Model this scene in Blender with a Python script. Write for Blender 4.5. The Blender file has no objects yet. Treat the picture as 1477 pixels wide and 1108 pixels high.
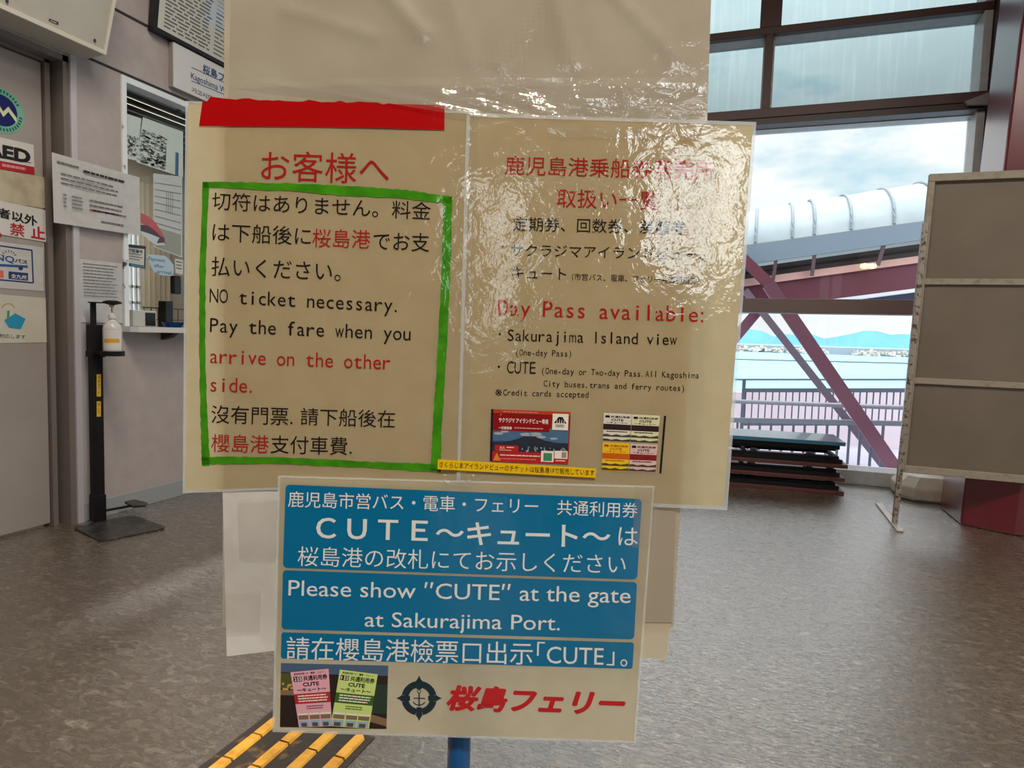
import bpy, bmesh, math, random
import numpy as np
from mathutils import Matrix, Vector
random.seed(7)
S = bpy.context.scene
COL = S.collection

# ------------------------------------------------------------------ camera
F, PITCH, ROLL, YAW, H = 960.0, .0733, .0300, .3405, 1.0      # focal length in px of the 1477 frame, angles, eye height
def _cam_axis(v):
    x, y, z = v
    c, s = math.cos(PITCH), math.sin(PITCH); y, z = y*c - z*s, y*s + z*c
    c, s = math.cos(ROLL), math.sin(ROLL); return np.array([x*c - y*s, x*s + y*c, z])
M = np.stack([_cam_axis((math.cos(YAW), 0, -math.sin(YAW))), _cam_axis((math.sin(YAW), 0, math.cos(YAW))), _cam_axis((0, -1, 0))])
cam = bpy.data.cameras.new('camera'); cam_o = bpy.data.objects.new('camera', cam); COL.objects.link(cam_o)
cam.sensor_width = 36; cam.lens = 36*F/1477; cam.clip_start = .02; cam.clip_end = 20000
R = M @ np.diag([1, -1, -1])
cam_o.matrix_world = Matrix([list(R[0])+[0], list(R[1])+[0], list(R[2])+[H], [0, 0, 0, 1]])
S.camera = cam_o
S.view_settings.view_transform = 'Standard'; S.view_settings.look = 'None'
S.view_settings.exposure = 0.0; S.view_settings.gamma = 1; S.view_settings.use_curve_mapping = False

# ------------------------------------------------------------------ world: cloudy sky, bright towards the sun behind the camera
def lin(c):
    return tuple(((v/255)/12.92 if v/255 <= .04045 else ((v/255+.055)/1.055)**2.4) for v in c)
def rgba(c): return (*lin(c), 1)
w = bpy.data.worlds.new('sky'); S.world = w; w.use_nodes = True
nt = w.node_tree; nt.nodes.clear()
def N(t, typ, **kw):
    n = t.nodes.new(typ)
    for k, v in kw.items():
        if k in n.inputs: n.inputs[k].default_value = v
        else: setattr(n, k, v)
    return n
tc = N(nt, 'ShaderNodeTexCoord')
mp = N(nt, 'ShaderNodeMapping'); mp.inputs['Scale'].default_value = (1, 1, 2.2); mp.inputs['Location'].default_value = (.3, .12, .43)
nt.links.new(tc.outputs['Generated'], mp.inputs[0])
no = N(nt, 'ShaderNodeTexNoise', Scale=4.2, Detail=8, Roughness=.55); nt.links.new(mp.outputs[0], no.inputs['Vector'])
cr = N(nt, 'ShaderNodeValToRGB'); e = cr.color_ramp.elements
e[0].position = .27; e[0].color = (.46, .72, .86, 1); e[1].position = .43; e[1].color = (1.0, 1.02, 1.03, 1)
x = e.new(.36); x.color = (.74, .87, .93, 1); x = e.new(.72); x.color = (.84, .87, .89, 1)
nt.links.new(no.outputs[0], cr.inputs[0])
SUN = Vector((.52, -.83, .22)).normalized()
dt = N(nt, 'ShaderNodeVectorMath', operation='DOT_PRODUCT'); dt.inputs[1].default_value = SUN
nt.links.new(tc.outputs['Generated'], dt.inputs[0])
mx = N(nt, 'ShaderNodeMath', operation='MAXIMUM'); mx.inputs[1].default_value = 0; nt.links.new(dt.outputs['Value'], mx.inputs[0])
pw = N(nt, 'ShaderNodeMath', operation='POWER'); pw.inputs[1].default_value = 22; nt.links.new(mx.outputs[0], pw.inputs[0])
ma = N(nt, 'ShaderNodeMath', operation='MULTIPLY_ADD'); ma.inputs[1].default_value = 8.2
sep = N(nt, 'ShaderNodeSeparateXYZ'); nt.links.new(tc.outputs['Generated'], sep.inputs[0])
zr = N(nt, 'ShaderNodeMapRange'); zr.inputs[1].default_value = .30; zr.inputs[2].default_value = .70; zr.inputs[3].default_value = 1.08; zr.inputs[4].default_value = 3.9
nt.links.new(sep.outputs['Z'], zr.inputs[0]); nt.links.new(zr.outputs[0], ma.inputs[2])
nt.links.new(pw.outputs[0], ma.inputs[0])
bg = N(nt, 'ShaderNodeBackground'); nt.links.new(cr.outputs[0], bg.inputs[0]); nt.links.new(ma.outputs[0], bg.inputs[1])
ou = N(nt, 'ShaderNodeOutputWorld'); nt.links.new(bg.outputs[0], ou.inputs[0])
LAMP_POWER = 64
LAMP_COLOR = (1.0, .93, .83)
S.cycles.use_denoising = True
S.cycles.max_bounces = 10; S.cycles.transparent_max_bounces = 16; S.cycles.sample_clamp_indirect = 6

# ------------------------------------------------------------------ measuring: photograph ray -> point on a real plane
def ray(x, y): return M @ np.array([x-738.5, y-554, F])
def on_floor(x, y, z=0.): r = ray(x, y); return np.array([0, 0, H]) + (z-H)/r[2]*r
def on_x(x, y, X): r = ray(x, y); return np.array([0, 0, H]) + X/r[0]*r
def on_y(x, y, Y): r = ray(x, y); return np.array([0, 0, H]) + Y/r[1]*r
HEAD = np.array([-math.sin(YAW), math.cos(YAW), 0.]); RIGHT = np.array([math.cos(YAW), math.sin(YAW), 0.])
SIGN_D = .70
def on_sign(x, y, off=0.):                # off > 0 lies in front of the board, towards the viewer
    r = ray(x, y); return np.array([0, 0, H]) + (SIGN_D-off)/(r @ HEAD)*r
SIGN0 = HEAD*SIGN_D
WALL = -3.109
YW = 5.327

# ------------------------------------------------------------------ materials
MATS = {}
def principled(name, col, rough=.5, metal=0., spec=.5, noise=None, bump=None, coat=0., emis=None, alpha=1.):
    if name in MATS: return MATS[name]
    m = bpy.data.materials.new(name); m.use_nodes = True; t = m.node_tree
    b = t.nodes['Principled BSDF']
    b.inputs['Base Color'].default_value = rgba(col); b.inputs['Roughness'].default_value = rough
    b.inputs['Metallic'].default_value = metal; b.inputs['Specular IOR Level'].default_value = spec
    b.inputs['Coat Weight'].default_value = coat; b.inputs['Alpha'].default_value = alpha
    g = N(t, 'ShaderNodeNewGeometry')
    if noise:                              # (second colour, scale, low, high)
        n = N(t, 'ShaderNodeTexNoise', Scale=noise[1], Detail=6, Roughness=.6); t.links.new(g.outputs['Position'], n.inputs['Vector'])
        r = N(t, 'ShaderNodeValToRGB'); q = r.color_ramp.elements
        q[0].position = noise[2]; q[0].color = rgba(col); q[1].position = noise[3]; q[1].color = rgba(noise[0])
        t.links.new(n.outputs[0], r.inputs[0]); t.links.new(r.outputs[0], b.inputs['Base Color'])
    if bump:                               # (scale, distance)
        n = N(t, 'ShaderNodeTexNoise', Scale=bump[0], Detail=4); t.links.new(g.outputs['Position'], n.inputs['Vector'])
        u = N(t, 'ShaderNodeBump', Distance=bump[1], Strength=1); t.links.new(n.outputs[0], u.inputs['Height']); t.links.new(u.outputs[0], b.inputs['Normal'])
    if emis:
        b.inputs['Emission Color'].default_value = rgba(emis[0]); b.inputs['Emission Strength'].default_value = emis[1]
    MATS[name] = m; return m

def film(name, col, transl=0., gloss=.09, rough=.05, wrinkle=1., clear=0., grain=None):
    """paper, ink or plastic under a laminating film: diffuse + translucent below, a rippled gloss above"""
    if name in MATS: return MATS[name]
    m = bpy.data.materials.new(name); m.use_nodes = True; t = m.node_tree; t.nodes.clear(); L = t.links
    g = N(t, 'ShaderNodeNewGeometry')
    d = N(t, 'ShaderNodeBsdfDiffuse'); d.inputs[0].default_value = rgba(col)
    tr = N(t, 'ShaderNodeBsdfTranslucent'); tr.inputs[0].default_value = rgba(col)
    if grain:
        n = N(t, 'ShaderNodeTexNoise', Scale=grain[1], Detail=5); L.new(g.outputs['Position'], n.inputs['Vector'])
        r = N(t, 'ShaderNodeValToRGB'); q = r.color_ramp.elements
        q[0].position = .35; q[0].color = rgba(col); q[1].position = .65; q[1].color = rgba(grain[0])
        L.new(n.outputs[0], r.inputs[0]); L.new(r.outputs[0], d.inputs[0]); L.new(r.outputs[0], tr.inputs[0])
    a = N(t, 'ShaderNodeMixShader'); a.inputs[0].default_value = transl; L.new(d.outputs[0], a.inputs[1]); L.new(tr.outputs[0], a.inputs[2])
    last = a
    if clear:
        tp = N(t, 'ShaderNodeBsdfTransparent'); c = N(t, 'ShaderNodeMixShader'); c.inputs[0].default_value = clear
        L.new(last.outputs[0], c.inputs[1]); L.new(tp.outputs[0], c.inputs[2]); last = c
    n1 = N(t, 'ShaderNodeTexNoise', Scale=9, Detail=2, Distortion=.4); n2 = N(t, 'ShaderNodeTexNoise', Scale=150, Detail=2)
    n3 = N(t, 'ShaderNodeTexNoise', Scale=38, Detail=3, Distortion=1.2)
    for n in (n1, n2, n3): L.new(g.outputs['Position'], n.inputs['Vector'])
    b1 = N(t, 'ShaderNodeBump', Distance=.0022*wrinkle, Strength=1); L.new(n1.outputs[0], b1.inputs['Height'])
    b3 = N(t, 'ShaderNodeBump', Distance=.0006*wrinkle, Strength=1); L.new(n3.outputs[0], b3.inputs['Height']); L.new(b1.outputs[0], b3.inputs['Normal'])
    b2 = N(t, 'ShaderNodeBump', Distance=.00017*wrinkle, Strength=1); L.new(n2.outputs[0], b2.inputs['Height']); L.new(b3.outputs[0], b2.inputs['Normal'])
    gl = N(t, 'ShaderNodeBsdfGlossy', Roughness=rough); gl.inputs[0].default_value = (1, 1, 1, 1); L.new(b2.outputs[0], gl.inputs['Normal'])
    dp = N(t, 'ShaderNodeVectorMath', operation='DOT_PRODUCT'); L.new(g.outputs['Incoming'], dp.inputs[0]); L.new(g.outputs['True Normal'], dp.inputs[1])
    ab = N(t, 'ShaderNodeMath', operation='ABSOLUTE'); L.new(dp.outputs['Value'], ab.inputs[0])
    iv = N(t, 'ShaderNodeMath', operation='SUBTRACT', use_clamp=True); iv.inputs[0].default_value = 1; L.new(ab.outputs[0], iv.inputs[1])
    p5 = N(t, 'ShaderNodeMath', operation='POWER'); p5.inputs[1].default_value = 5; L.new(iv.outputs[0], p5.inputs[0])
    ad = N(t, 'ShaderNodeMath', operation='MULTIPLY_ADD', use_clamp=True); ad.inputs[1].default_value = .9; ad.inputs[2].default_value = gloss-.02; L.new(p5.outputs[0], ad.inputs[0])
    k = N(t, 'ShaderNodeMixShader'); L.new(ad.outputs[0], k.inputs[0]); L.new(last.outputs[0], k.inputs[1]); L.new(gl.outputs[0], k.inputs[2])
    o = N(t, 'ShaderNodeOutputMaterial'); L.new(k.outputs[0], o.inputs[0])
    MATS[name] = m; return m

def glass(name, tint, streak=False):
    if name in MATS: return MATS[name]
    m = bpy.data.materials.new(name); m.use_nodes = True; t = m.node_tree; t.nodes.clear(); L = t.links
    tp = N(t, 'ShaderNodeBsdfTransparent'); tp.inputs[0].default_value = (*tint, 1)
    last = tp
    if streak:                              # dried rain runs on the pane
        g = N(t, 'ShaderNodeNewGeometry'); p = N(t, 'ShaderNodeMapping'); p.inputs['Scale'].default_value = (22, 22, 1.2); L.new(g.outputs['Position'], p.inputs[0])
        n = N(t, 'ShaderNodeTexNoise', Scale=1.5, Detail=5); L.new(p.outputs[0], n.inputs['Vector'])
        r = N(t, 'ShaderNodeValToRGB'); r.color_ramp.elements[0].position = .5; r.color_ramp.elements[0].color = (*tint, 1); r.color_ramp.elements[1].position = .8
        r.color_ramp.elements[1].color = tuple(min(1, v*1.08) for v in tint)+(1,)
        L.new(n.outputs[0], r.inputs[0]); L.new(r.outputs[0], tp.inputs[0])
    gl = N(t, 'ShaderNodeBsdfGlossy', Roughness=.0); fr = N(t, 'ShaderNodeFresnel', IOR=1.2)
    k = N(t, 'ShaderNodeMixShader'); L.new(fr.outputs[0], k.inputs[0]); L.new(last.outputs[0], k.inputs[1]); L.new(gl.outputs[0], k.inputs[2])
    o = N(t, 'ShaderNodeOutputMaterial'); L.new(k.outputs[0], o.inputs[0])
    MATS[name] = m; return m

# ------------------------------------------------------------------ mesh helpers (world coordinates in, object-local out)
class MB:
    def __init__(s): s.v = []; s.f = []; s.mi = []; s.mats = []
    def m(s, mat):
        if mat not in s.mats: s.mats.append(mat)
        return s.mats.index(mat)
    def add(s, vs, fs, mat=None):
        k = len(s.v); i = s.m(mat) if mat else 0
        s.v += [tuple(map(float, p)) for p in vs]; s.f += [tuple(a+k for a in f) for f in fs]; s.mi += [i]*len(fs); return s
    def hexa(s, b, t, mat=None):           # two rings of n points
        n = len(b); fs = [tuple(range(n))[::-1], tuple(range(n, 2*n))] + [(i, (i+1) % n, n+(i+1) % n, n+i) for i in range(n)]
        return s.add(list(b)+list(t), fs, mat)
    def box(s, x0, x1, y0, y1, z0, z1, mat=None):
        return s.hexa([(x0, y0, z0), (x1, y0, z0), (x1, y1, z0), (x0, y1, z0)], [(x0, y0, z1), (x1, y0, z1), (x1, y1, z1), (x0, y1, z1)], mat)
    def bar(s, a, b, wd, dp=None, mat=None, up=(0, 0, 1)):
        a, b = Vector(a), Vector(b); d = (b-a).normalized(); u = Vector(up)
        if abs(d.dot(u)) > .95: u = Vector((0, 1, 0))
        q = d.cross(u).normalized(); u = q.cross(d); dp = dp or wd
        c = [q*sx*wd/2 + u*sy*dp/2 for sx, sy in ((-1, -1), (1, -1), (1, 1), (-1, 1))]
        return s.hexa([a+k for k in c], [b+k for k in c], mat)
    def tube(s, pts, r, n=12, mat=None):
        pts = [Vector(p) for p in pts]; rs = r if isinstance(r, (list, tuple)) else [r]*len(pts); rings = []
        for i, p in enumerate(pts):
            d = (pts[min(i+1, len(pts)-1)]-pts[max(i-1, 0)]).normalized(); u = Vector((0, 0, 1)) if abs(d.z) < .9 else Vector((1, 0, 0))
            q = d.cross(u).normalized(); u = q.cross(d)
            rings.append([p+(q*math.cos(k*2*math.pi/n)+u*math.sin(k*2*math.pi/n))*rs[i] for k in range(n)])
        vs = [p for g in rings for p in g]
        fs = [(i*n+k, i*n+(k+1) % n, (i+1)*n+(k+1) % n, (i+1)*n+k) for i in range(len(pts)-1) for k in range(n)]
        fs += [tuple(range(n))[::-1], tuple(range((len(pts)-1)*n, len(pts)*n))]
        return s.add(vs, fs, mat)
    def lathe(s, c, prof, n=24, mat=None):
        vs = [(c[0]+r*math.cos(k*2*math.pi/n), c[1]+r*math.sin(k*2*math.pi/n), c[2]+z) for r, z in prof for k in range(n)]
        fs = [(i*n+k, i*n+(k+1) % n, (i+1)*n+(k+1) % n, (i+1)*n+k) for i in range(len(prof)-1) for k in range(n)]
        fs += [tuple(range(n))[::-1], tuple(range((len(prof)-1)*n, len(prof)*n))]
        return s.add(vs, fs, mat)
    def build(s, name, mat=None, parent=None, origin=None, bevel=0., smooth=False, seg=2):
        v = np.array(s.v)
        if parent is not None: inv = parent_inv(parent)
        else:
            o = origin if origin is not None else ((v[:, 0].min()+v[:, 0].max())/2, (v[:, 1].min()+v[:, 1].max())/2, v[:, 2].min())
            inv = Matrix.Translation(-Vector(o))
        me = bpy.data.meshes.new(name); me.from_pydata([tuple(inv @ Vector(p)) for p in s.v], [], s.f)
        for q in (s.mats or [mat]): me.materials.append(q)
        if s.mats: me.polygons.foreach_set('material_index', s.mi)
        bm = bmesh.new(); bm.from_mesh(me); bmesh.ops.recalc_face_normals(bm, faces=bm.faces); bm.to_mesh(me); bm.free()
        if smooth: me.polygons.foreach_set('use_smooth', [True]*len(me.polygons))
        ob = bpy.data.objects.new(name, me); COL.objects.link(ob)
        if parent is not None: ob.parent = parent; WORLD[ob.name] = WORLD[parent.name]
        else: ob.location = o; WORLD[ob.name] = Matrix.Translation(Vector(o))
        if bevel:
            md = ob.modifiers.new('bevel', 'BEVEL'); md.width = bevel; md.segments = seg; md.limit_method = 'ANGLE'; md.angle_limit = math.radians(40)
        return ob
WORLD = {}
def parent_inv(p): return WORLD[p.name].inverted()
def tag(o, label, cat, group=None):
    o['label'] = label; o['category'] = cat
    if group: o['group'] = group
    return o
def thing(name, label, cat, loc, rotz=0., group=None):
    o = bpy.data.objects.new(name, None); COL.objects.link(o); o.location = tuple(loc); o.rotation_euler = (0, 0, rotz); o.empty_display_size = .1
    WORLD[o.name] = Matrix.Translation(Vector(loc)) @ Matrix.Rotation(rotz, 4, 'Z'); return tag(o, label, cat, group)
def root_structure(name, loc=(0, 0, 0)):
    o = bpy.data.objects.new(name, None); COL.objects.link(o); o.location = loc; o['kind'] = 'structure'; WORLD[o.name] = Matrix.Translation(Vector(loc)); return o
def struct(name, mb, mat=None, **k): o = mb.build(name, mat, **k); o['kind'] = 'structure'; return o
def copy_tree(o, loc, label=None, group=None):
    r = o.copy(); COL.objects.link(r); r.location = loc
    if label: r['label'] = label
    if group: r['group'] = group
    WORLD[r.name] = Matrix.Translation(Vector(loc)) @ Matrix.Rotation(r.rotation_euler.z, 4, 'Z')
    for ch in list(o.children):
        c = ch.copy(); COL.objects.link(c); c.parent = r
        for g in list(ch.children): d = g.copy(); COL.objects.link(d); d.parent = c
    return r

# ------------------------------------------------------------------ lettering
GLYPHS = {}
def glyphs(s, bold=0.):
    if (s, bold) in GLYPHS: return GLYPHS[(s, bold)]
    cu = bpy.data.curves.new('lettering', 'FONT'); cu.body = s; cu.resolution_u = 3; cu.offset = bold
    o = bpy.data.objects.new('lettering', cu); COL.objects.link(o)
    me = bpy.data.meshes.new_from_object(o.evaluated_get(bpy.context.evaluated_depsgraph_get()))
    v = np.array([(p.co.x, p.co.y) for p in me.vertices]).reshape(-1, 2); f = [tuple(p.vertices) for p in me.polygons]
    bpy.data.objects.remove(o); bpy.data.curves.remove(cu); bpy.data.meshes.remove(me)
    GLYPHS[(s, bold)] = (v, f); return v, f
def lettering(s, mono=False, bold=0., shear=0.):
    if mono:
        V, Fs, k = [], [], 0
        for i, ch in enumerate(s):
            if ch == ' ': continue
            v, f = glyphs(ch, bold); v = v.copy(); wd = v[:, 0].max()-v[:, 0].min()
            sc = min(1.35 if ch in 'itlfrj' else 1.1, .49/wd) if ch not in '.,:' else 1
            v[:, 0] = (v[:, 0]-(v[:, 0].max()+v[:, 0].min())/2)*sc + (i+.5)*.55 - (.12 if ch in '.,:' else 0)
            V.append(v); Fs += [tuple(a+k for a in q) for q in f]; k += len(v)
        v = np.concatenate(V); f = Fs
    else: v, f = glyphs(s, bold); v = v.copy()
    v[:, 0] += v[:, 1]*shear
    lo, hi = v.min(0), v.max(0); return (v-lo)/np.maximum(hi-lo, 1e-6), f

class Print:
    """flat print (ink, drawing or picture) on a sheet: px outlines carried onto the sheet's plane"""
    def __init__(s, mapf, off): s.mapf = mapf; s.off = off; s.mb = MB()
    def P(s, x, y, lay): return s.mapf(x, y, s.off+lay*.00012)
    def poly(s, pts, mat, lay=0): s.mb.add([s.P(x, y, lay) for x, y in pts], [tuple(range(len(pts)))], mat); return s
    def text(s, t, x0, y0, x1, y1, h, mat, lay=1, drift=None, **k):
        v, f = lettering(t, **k); d = drift if drift is not None else -.03
        q = [(x0+a*(x1-x0)+(1-b)*h*d, y0+a*(y1-y0)+(1-b)*h) for a, b in v]
        s.mb.add([s.P(x, y, lay) for x, y in q], f, mat); return s
    def ribbon(s, pts, wds, mat, lay=0, jit=0.):
        fine = []
        for i in range(len(pts)-1):
            for k in range(14): a = k/14; fine.append((pts[i][0]*(1-a)+pts[i+1][0]*a, pts[i][1]*(1-a)+pts[i+1][1]*a, wds[i]*(1-a)+wds[i+1]*a))
        fine.append((*pts[-1], wds[-1])); L, Rr = [], []
        for i, (x, y, wd) in enumerate(fine):
            a, b = fine[max(i-1, 0)], fine[min(i+1, len(fine)-1)]; dx, dy = b[0]-a[0], b[1]-a[1]; q = math.hypot(dx, dy) or 1
            j1, j2 = random.uniform(-jit, jit), random.uniform(-jit, jit)
            L.append((x-dy/q*(wd/2+j1), y+dx/q*(wd/2+j1))); Rr.append((x+dy/q*(wd/2+j2), y-dx/q*(wd/2+j2)))
        n = len(fine); s.mb.add([s.P(x, y, lay) for x, y in L+Rr], [(i, i+1, n+i+1, n+i) for i in range(n-1)], mat); return s
    def sub(s, q, a0, b0, a1, b1):          # rectangle a0..a1, b0..b1 of a px quad TL TR BR BL
        def at(a, b): return tuple((q[0][i]*(1-a)+q[1][i]*a)*(1-b)+(q[3][i]*(1-a)+q[2][i]*a)*b for i in (0, 1))
        return [at(a0, b0), at(a1, b0), at(a1, b1), at(a0, b1)]
    def rect(s, q, a0, b0, a1, b1, mat, lay=0): return s.poly(s.sub(q, a0, b0, a1, b1), mat, lay)
    def qtext(s, t, q, a0, b0, a1, b1, mat, lay=3, **k):
        r = s.sub(q, a0, b0, a1, b1); hh = math.dist(r[0], r[3])
        return s.text(t, *r[0], *r[1], hh, mat, lay, drift=(r[3][0]-r[0][0])/max(hh, .01), **k)
    def dashes(s, q, a0, b0, a1, b1, rows, mat, lay=3, fill=.45, cols=1):
        for i in range(rows):
            b = b0+(b1-b0)*i/rows; p = a0; e = a1-random.random()*.25*(a1-a0)
            while p < e:
                wd = random.uniform(.05, .16)*(a1-a0); s.rect(q, p, b, min(p+wd, e), b+(b1-b0)/rows*fill, mat, lay); p += wd+.015*(a1-a0)
        return s
    def rounded(s, q, rad, mat, lay=0):     # quad with rounded corners, px
        pts = []
        for i in range(4):
            p, a, b = Vector(q[i]), Vector(q[i-1]), Vector(q[(i+1) % 4]); u, v = (a-p).normalized()*rad, (b-p).normalized()*rad
            for k in range(6): t = k/5; pts.append(tuple((p+u)*(1-t)**2+p*2*t*(1-t)+(p+v)*t*t))
        return s.poly(pts, mat, lay)
    def build(s, name, parent): return s.mb.build(name, None, parent)

def sheet_mesh(mapf, q, off, nx=14, ny=18, bow=None):
    mb = MB(); vs = []
    for j in range(ny+1):
        for i in range(nx+1):
            a, b = i/nx, j/ny; x = (q[0][0]*(1-a)+q[1][0]*a)*(1-b)+(q[3][0]*(1-a)+q[2][0]*a)*b; y = (q[0][1]*(1-a)+q[1][1]*a)*(1-b)+(q[3][1]*(1-a)+q[2][1]*a)*b
            vs.append(mapf(x, y, off+(bow(a, b) if bow else 0)))
    return mb.add(vs, [(j*(nx+1)+i, j*(nx+1)+i+1, (j+1)*(nx+1)+i+1, (j+1)*(nx+1)+i) for j in range(ny) for i in range(nx)])
def rim(mapf, q, off, wd):                  # clear laminate edge around a sheet, px width
    mb = MB(); c = (sum(p[0] for p in q)/4, sum(p[1] for p in q)/4)
    o = [(p[0]+math.copysign(wd, p[0]-c[0]), p[1]+math.copysign(wd, p[1]-c[1])) for p in q]
    A = [mapf(*p, off) for p in q]+[mapf(*p, off) for p in o]; B = [mapf(*p, off+.0006) for p in q]+[mapf(*p, off+.0006) for p in o]
    fs = []
    for i in range(4):
        j = (i+1) % 4; fs += [(i, j, 4+j, 4+i), (8+i, 8+j, 12+j, 12+i), (4+i, 4+j, 12+j, 12+i), (i, j, 8+j, 8+i)]
    return mb.add(A+B, fs)

# ================================================================== THE ROOM
m_wall = principled('mauve grey painted wall panel', (176, 164, 160), .6, noise=((168, 156, 152), 9, .35, .65))
m_wall2 = principled('plain grey brown wall', (126, 118, 108), .8)
m_ceil = principled('grey ceiling', (150, 146, 140), .85)
m_dark = principled('dark seam', (48, 40, 38), .7)
m_lilac = principled('grey vinyl skirting', (150, 152, 152), .5)

# floor: worn brown grey vinyl with pale flecks
fm = bpy.data.materials.new('worn marbled vinyl floor'); fm.use_nodes = True; t = fm.node_tree; b = t.nodes['Principled BSDF']
g = N(t, 'ShaderNodeNewGeometry')
mpp = N(t, 'ShaderNodeMapping'); mpp.inputs['Scale'].default_value = (1, 2.0, 1); mpp.inputs['Rotation'].default_value = (0, 0, .5); t.links.new(g.outputs['Position'], mpp.inputs[0])
n1 = N(t, 'ShaderNodeTexNoise', Scale=20, Detail=8, Roughness=.68, Distortion=1.4); t.links.new(mpp.outputs[0], n1.inputs['Vector'])
r1 = N(t, 'ShaderNodeValToRGB'); q = r1.color_ramp.elements
q[0].position = .40; q[0].color = rgba((86, 74, 60)); q[1].position = .74; q[1].color = rgba((172, 160, 146)); z = q.new(.56); z.color = rgba((102, 89, 74))
t.links.new(n1.outputs[0], r1.inputs[0])
n2 = N(t, 'ShaderNodeTexNoise', Scale=1.3, Detail=4); t.links.new(g.outputs['Position'], n2.inputs['Vector'])
mxx = N(t, 'ShaderNodeMix', data_type='RGBA', blend_type='MULTIPLY'); mxx.inputs[0].default_value = .5
r2 = N(t, 'ShaderNodeValToRGB'); r2.color_ramp.elements[0].position = .3; r2.color_ramp.elements[0].color = (.6, .58, .55, 1); r2.color_ramp.elements[1].position = .7
t.links.new(n2.outputs[0], r2.inputs[0]); t.links.new(r1.outputs[0], mxx.inputs[6]); t.links.new(r2.outputs[0], mxx.inputs[7])
t.links.new(mxx.outputs[2], b.inputs['Base Color'])
rr = N(t, 'ShaderNodeMapRange'); rr.inputs[1].default_value = .35; rr.inputs[2].default_value = .7; rr.inputs[3].default_value = .2; rr.inputs[4].default_value = .38
t.links.new(n1.outputs[0], rr.inputs[0]); t.links.new(rr.outputs[0], b.inputs['Roughness'])
n3 = N(t, 'ShaderNodeTexNoise', Scale=55, Detail=5, Roughness=.6, Distortion=1.0); t.links.new(mpp.outputs[0], n3.inputs['Vector'])
bp_ = N(t, 'ShaderNodeBump', Distance=.0022, Strength=1); t.links.new(n3.outputs[0], bp_.inputs['Height']); t.links.new(bp_.outputs[0], b.inputs['Normal']); t.links.new(bp_.outputs[0], b.inputs['Coat Normal'])
b.inputs['Specular IOR Level'].default_value = 1.0; b.inputs['Coat Weight'].default_value = 1.0; b.inputs['Coat IOR'].default_value = 2.0; b.inputs['Coat Roughness'].default_value = .17
struct('floor', MB().box(WALL-.15, 5.0, -5, YW+.25, -.06, 0), fm, origin=(0, 0, -.06))
struct('ceiling', MB().box(WALL-.15, 5.15, -5.15, YW+.25, 4.1, 4.2), m_ceil)

# left wall with its door and ticket window openings
YD0, YD1, ZD = 1.40, 2.333, 2.235          # door opening
YT0, YT1, ZT0, ZT1 = 2.625, 4.05, .985, 2.272
wl = MB(); xa, xb = WALL-.15, WALL
wl.box(xa, xb, -5, YD0, 0, 4.1).box(xa, xb, YD0, YD1, ZD, 4.1).box(xa, xb, YD1, YT0, 0, 4.1)
wl.box(xa, xb, YT0, YT1, 0, ZT0).box(xa, xb, YT0, YT1, ZT1, 4.1).box(xa, xb, YT1, YW, 0, 4.1)
struct('wall_left', wl, m_wall)
struct('trim_1', MB().box(WALL, WALL+.004, 2.40, YW, 2.279, 2.290), m_dark)
struct('trim_2', MB().box(WALL, WALL+.004, -1, YW, 2.576, 2.588), m_dark)
struct('trim_3', MB().box(WALL, WALL+.014, 2.347, 2.378, 0, 2.27), principled('pale door trim', (186, 180, 184), .4), bevel=.002)
struct('baseboard_left', MB().box(WALL, WALL+.008, 2.38, YW, 0, .092), m_lilac, bevel=.002)

# steel door in its frame
m_door = principled('grey brown steel door', (160, 150, 144), .5, noise=((153, 143, 137), 3, .35, .65))
m_jamb = principled('taupe door frame', (118, 108, 102), .5)
d1 = root_structure('door_1', (WALL-.08, 1.85, 0))
MB().box(WALL-.12, WALL-.078, YD0+.03, 2.272, .012, 2.205).build('door_leaf', m_door, d1, bevel=.003)
MB().box(WALL-.13, WALL-.060, 2.276, 2.30, 0, 2.235).box(WALL-.13, WALL-.060, YD0, 2.30, 2.209, 2.235).build('door_stop', m_jamb, d1)
MB().box(WALL-.14, WALL+.002, 2.318, 2.346, 0, 2.25).box(WALL-.14, WALL+.002, YD0, 2.346, 2.222, 2.25).box(WALL-.14, WALL+.002, YD0-.03, YD0, 0, 2.25).build('door_frame', m_jamb, d1)
MB().box(WALL-.079, WALL-.077, 1.9, 2.06, 2.085, 2.10).build('closer_slot', principled('slot grey', (104, 98, 93), .6), d1)

# other walls (behind the camera) with their windows
def wall_with_windows(name, axis, pos, a0, a1, openings, thick=.15):
    mb = MB(); cuts = sorted(openings); cur = a0
    def bx(p0, p1, z0, z1):
        if axis == 'y': mb.box(p0, p1, pos-thick, pos, z0, z1)
        else: mb.box(pos, pos+thick, p0, p1, z0, z1)
    for o0, o1, z0, z1 in cuts:
        bx(cur, o0, 0, 4.1); bx(o0, o1, 0, z0); bx(o0, o1, z1, 4.1); cur = o1
    bx(cur, a1, 0, 4.1); return struct(name, mb, m_wall2)
BACKW = [(1.35, 1.85, .9, 2.6), (3.3, 4.6, 1.7, 3.3)]
wall_with_windows('wall_back', 'y', -5.0, WALL-.15, 5.0, BACKW)
RIGHTW = [(-.6, 1.8, .6, 3.3)]
wall_with_windows('wall_right', 'x', 5.0, -5.15, YW+.2, RIGHTW)
m_clear = glass('clear window glass', (.97, .985, .98))
m_tint = glass('grey green tinted glass', (.58, .66, .67), True)
m_alu = principled('pale aluminium window frame', (196, 196, 196), .35, noise=((184, 184, 184), 14, .4, .6))
m_brown = principled('brown red painted steel', (76, 46, 40), .45)
m_brown2 = principled('dark brown window steel', (60, 46, 42), .45)
k = 2
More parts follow.
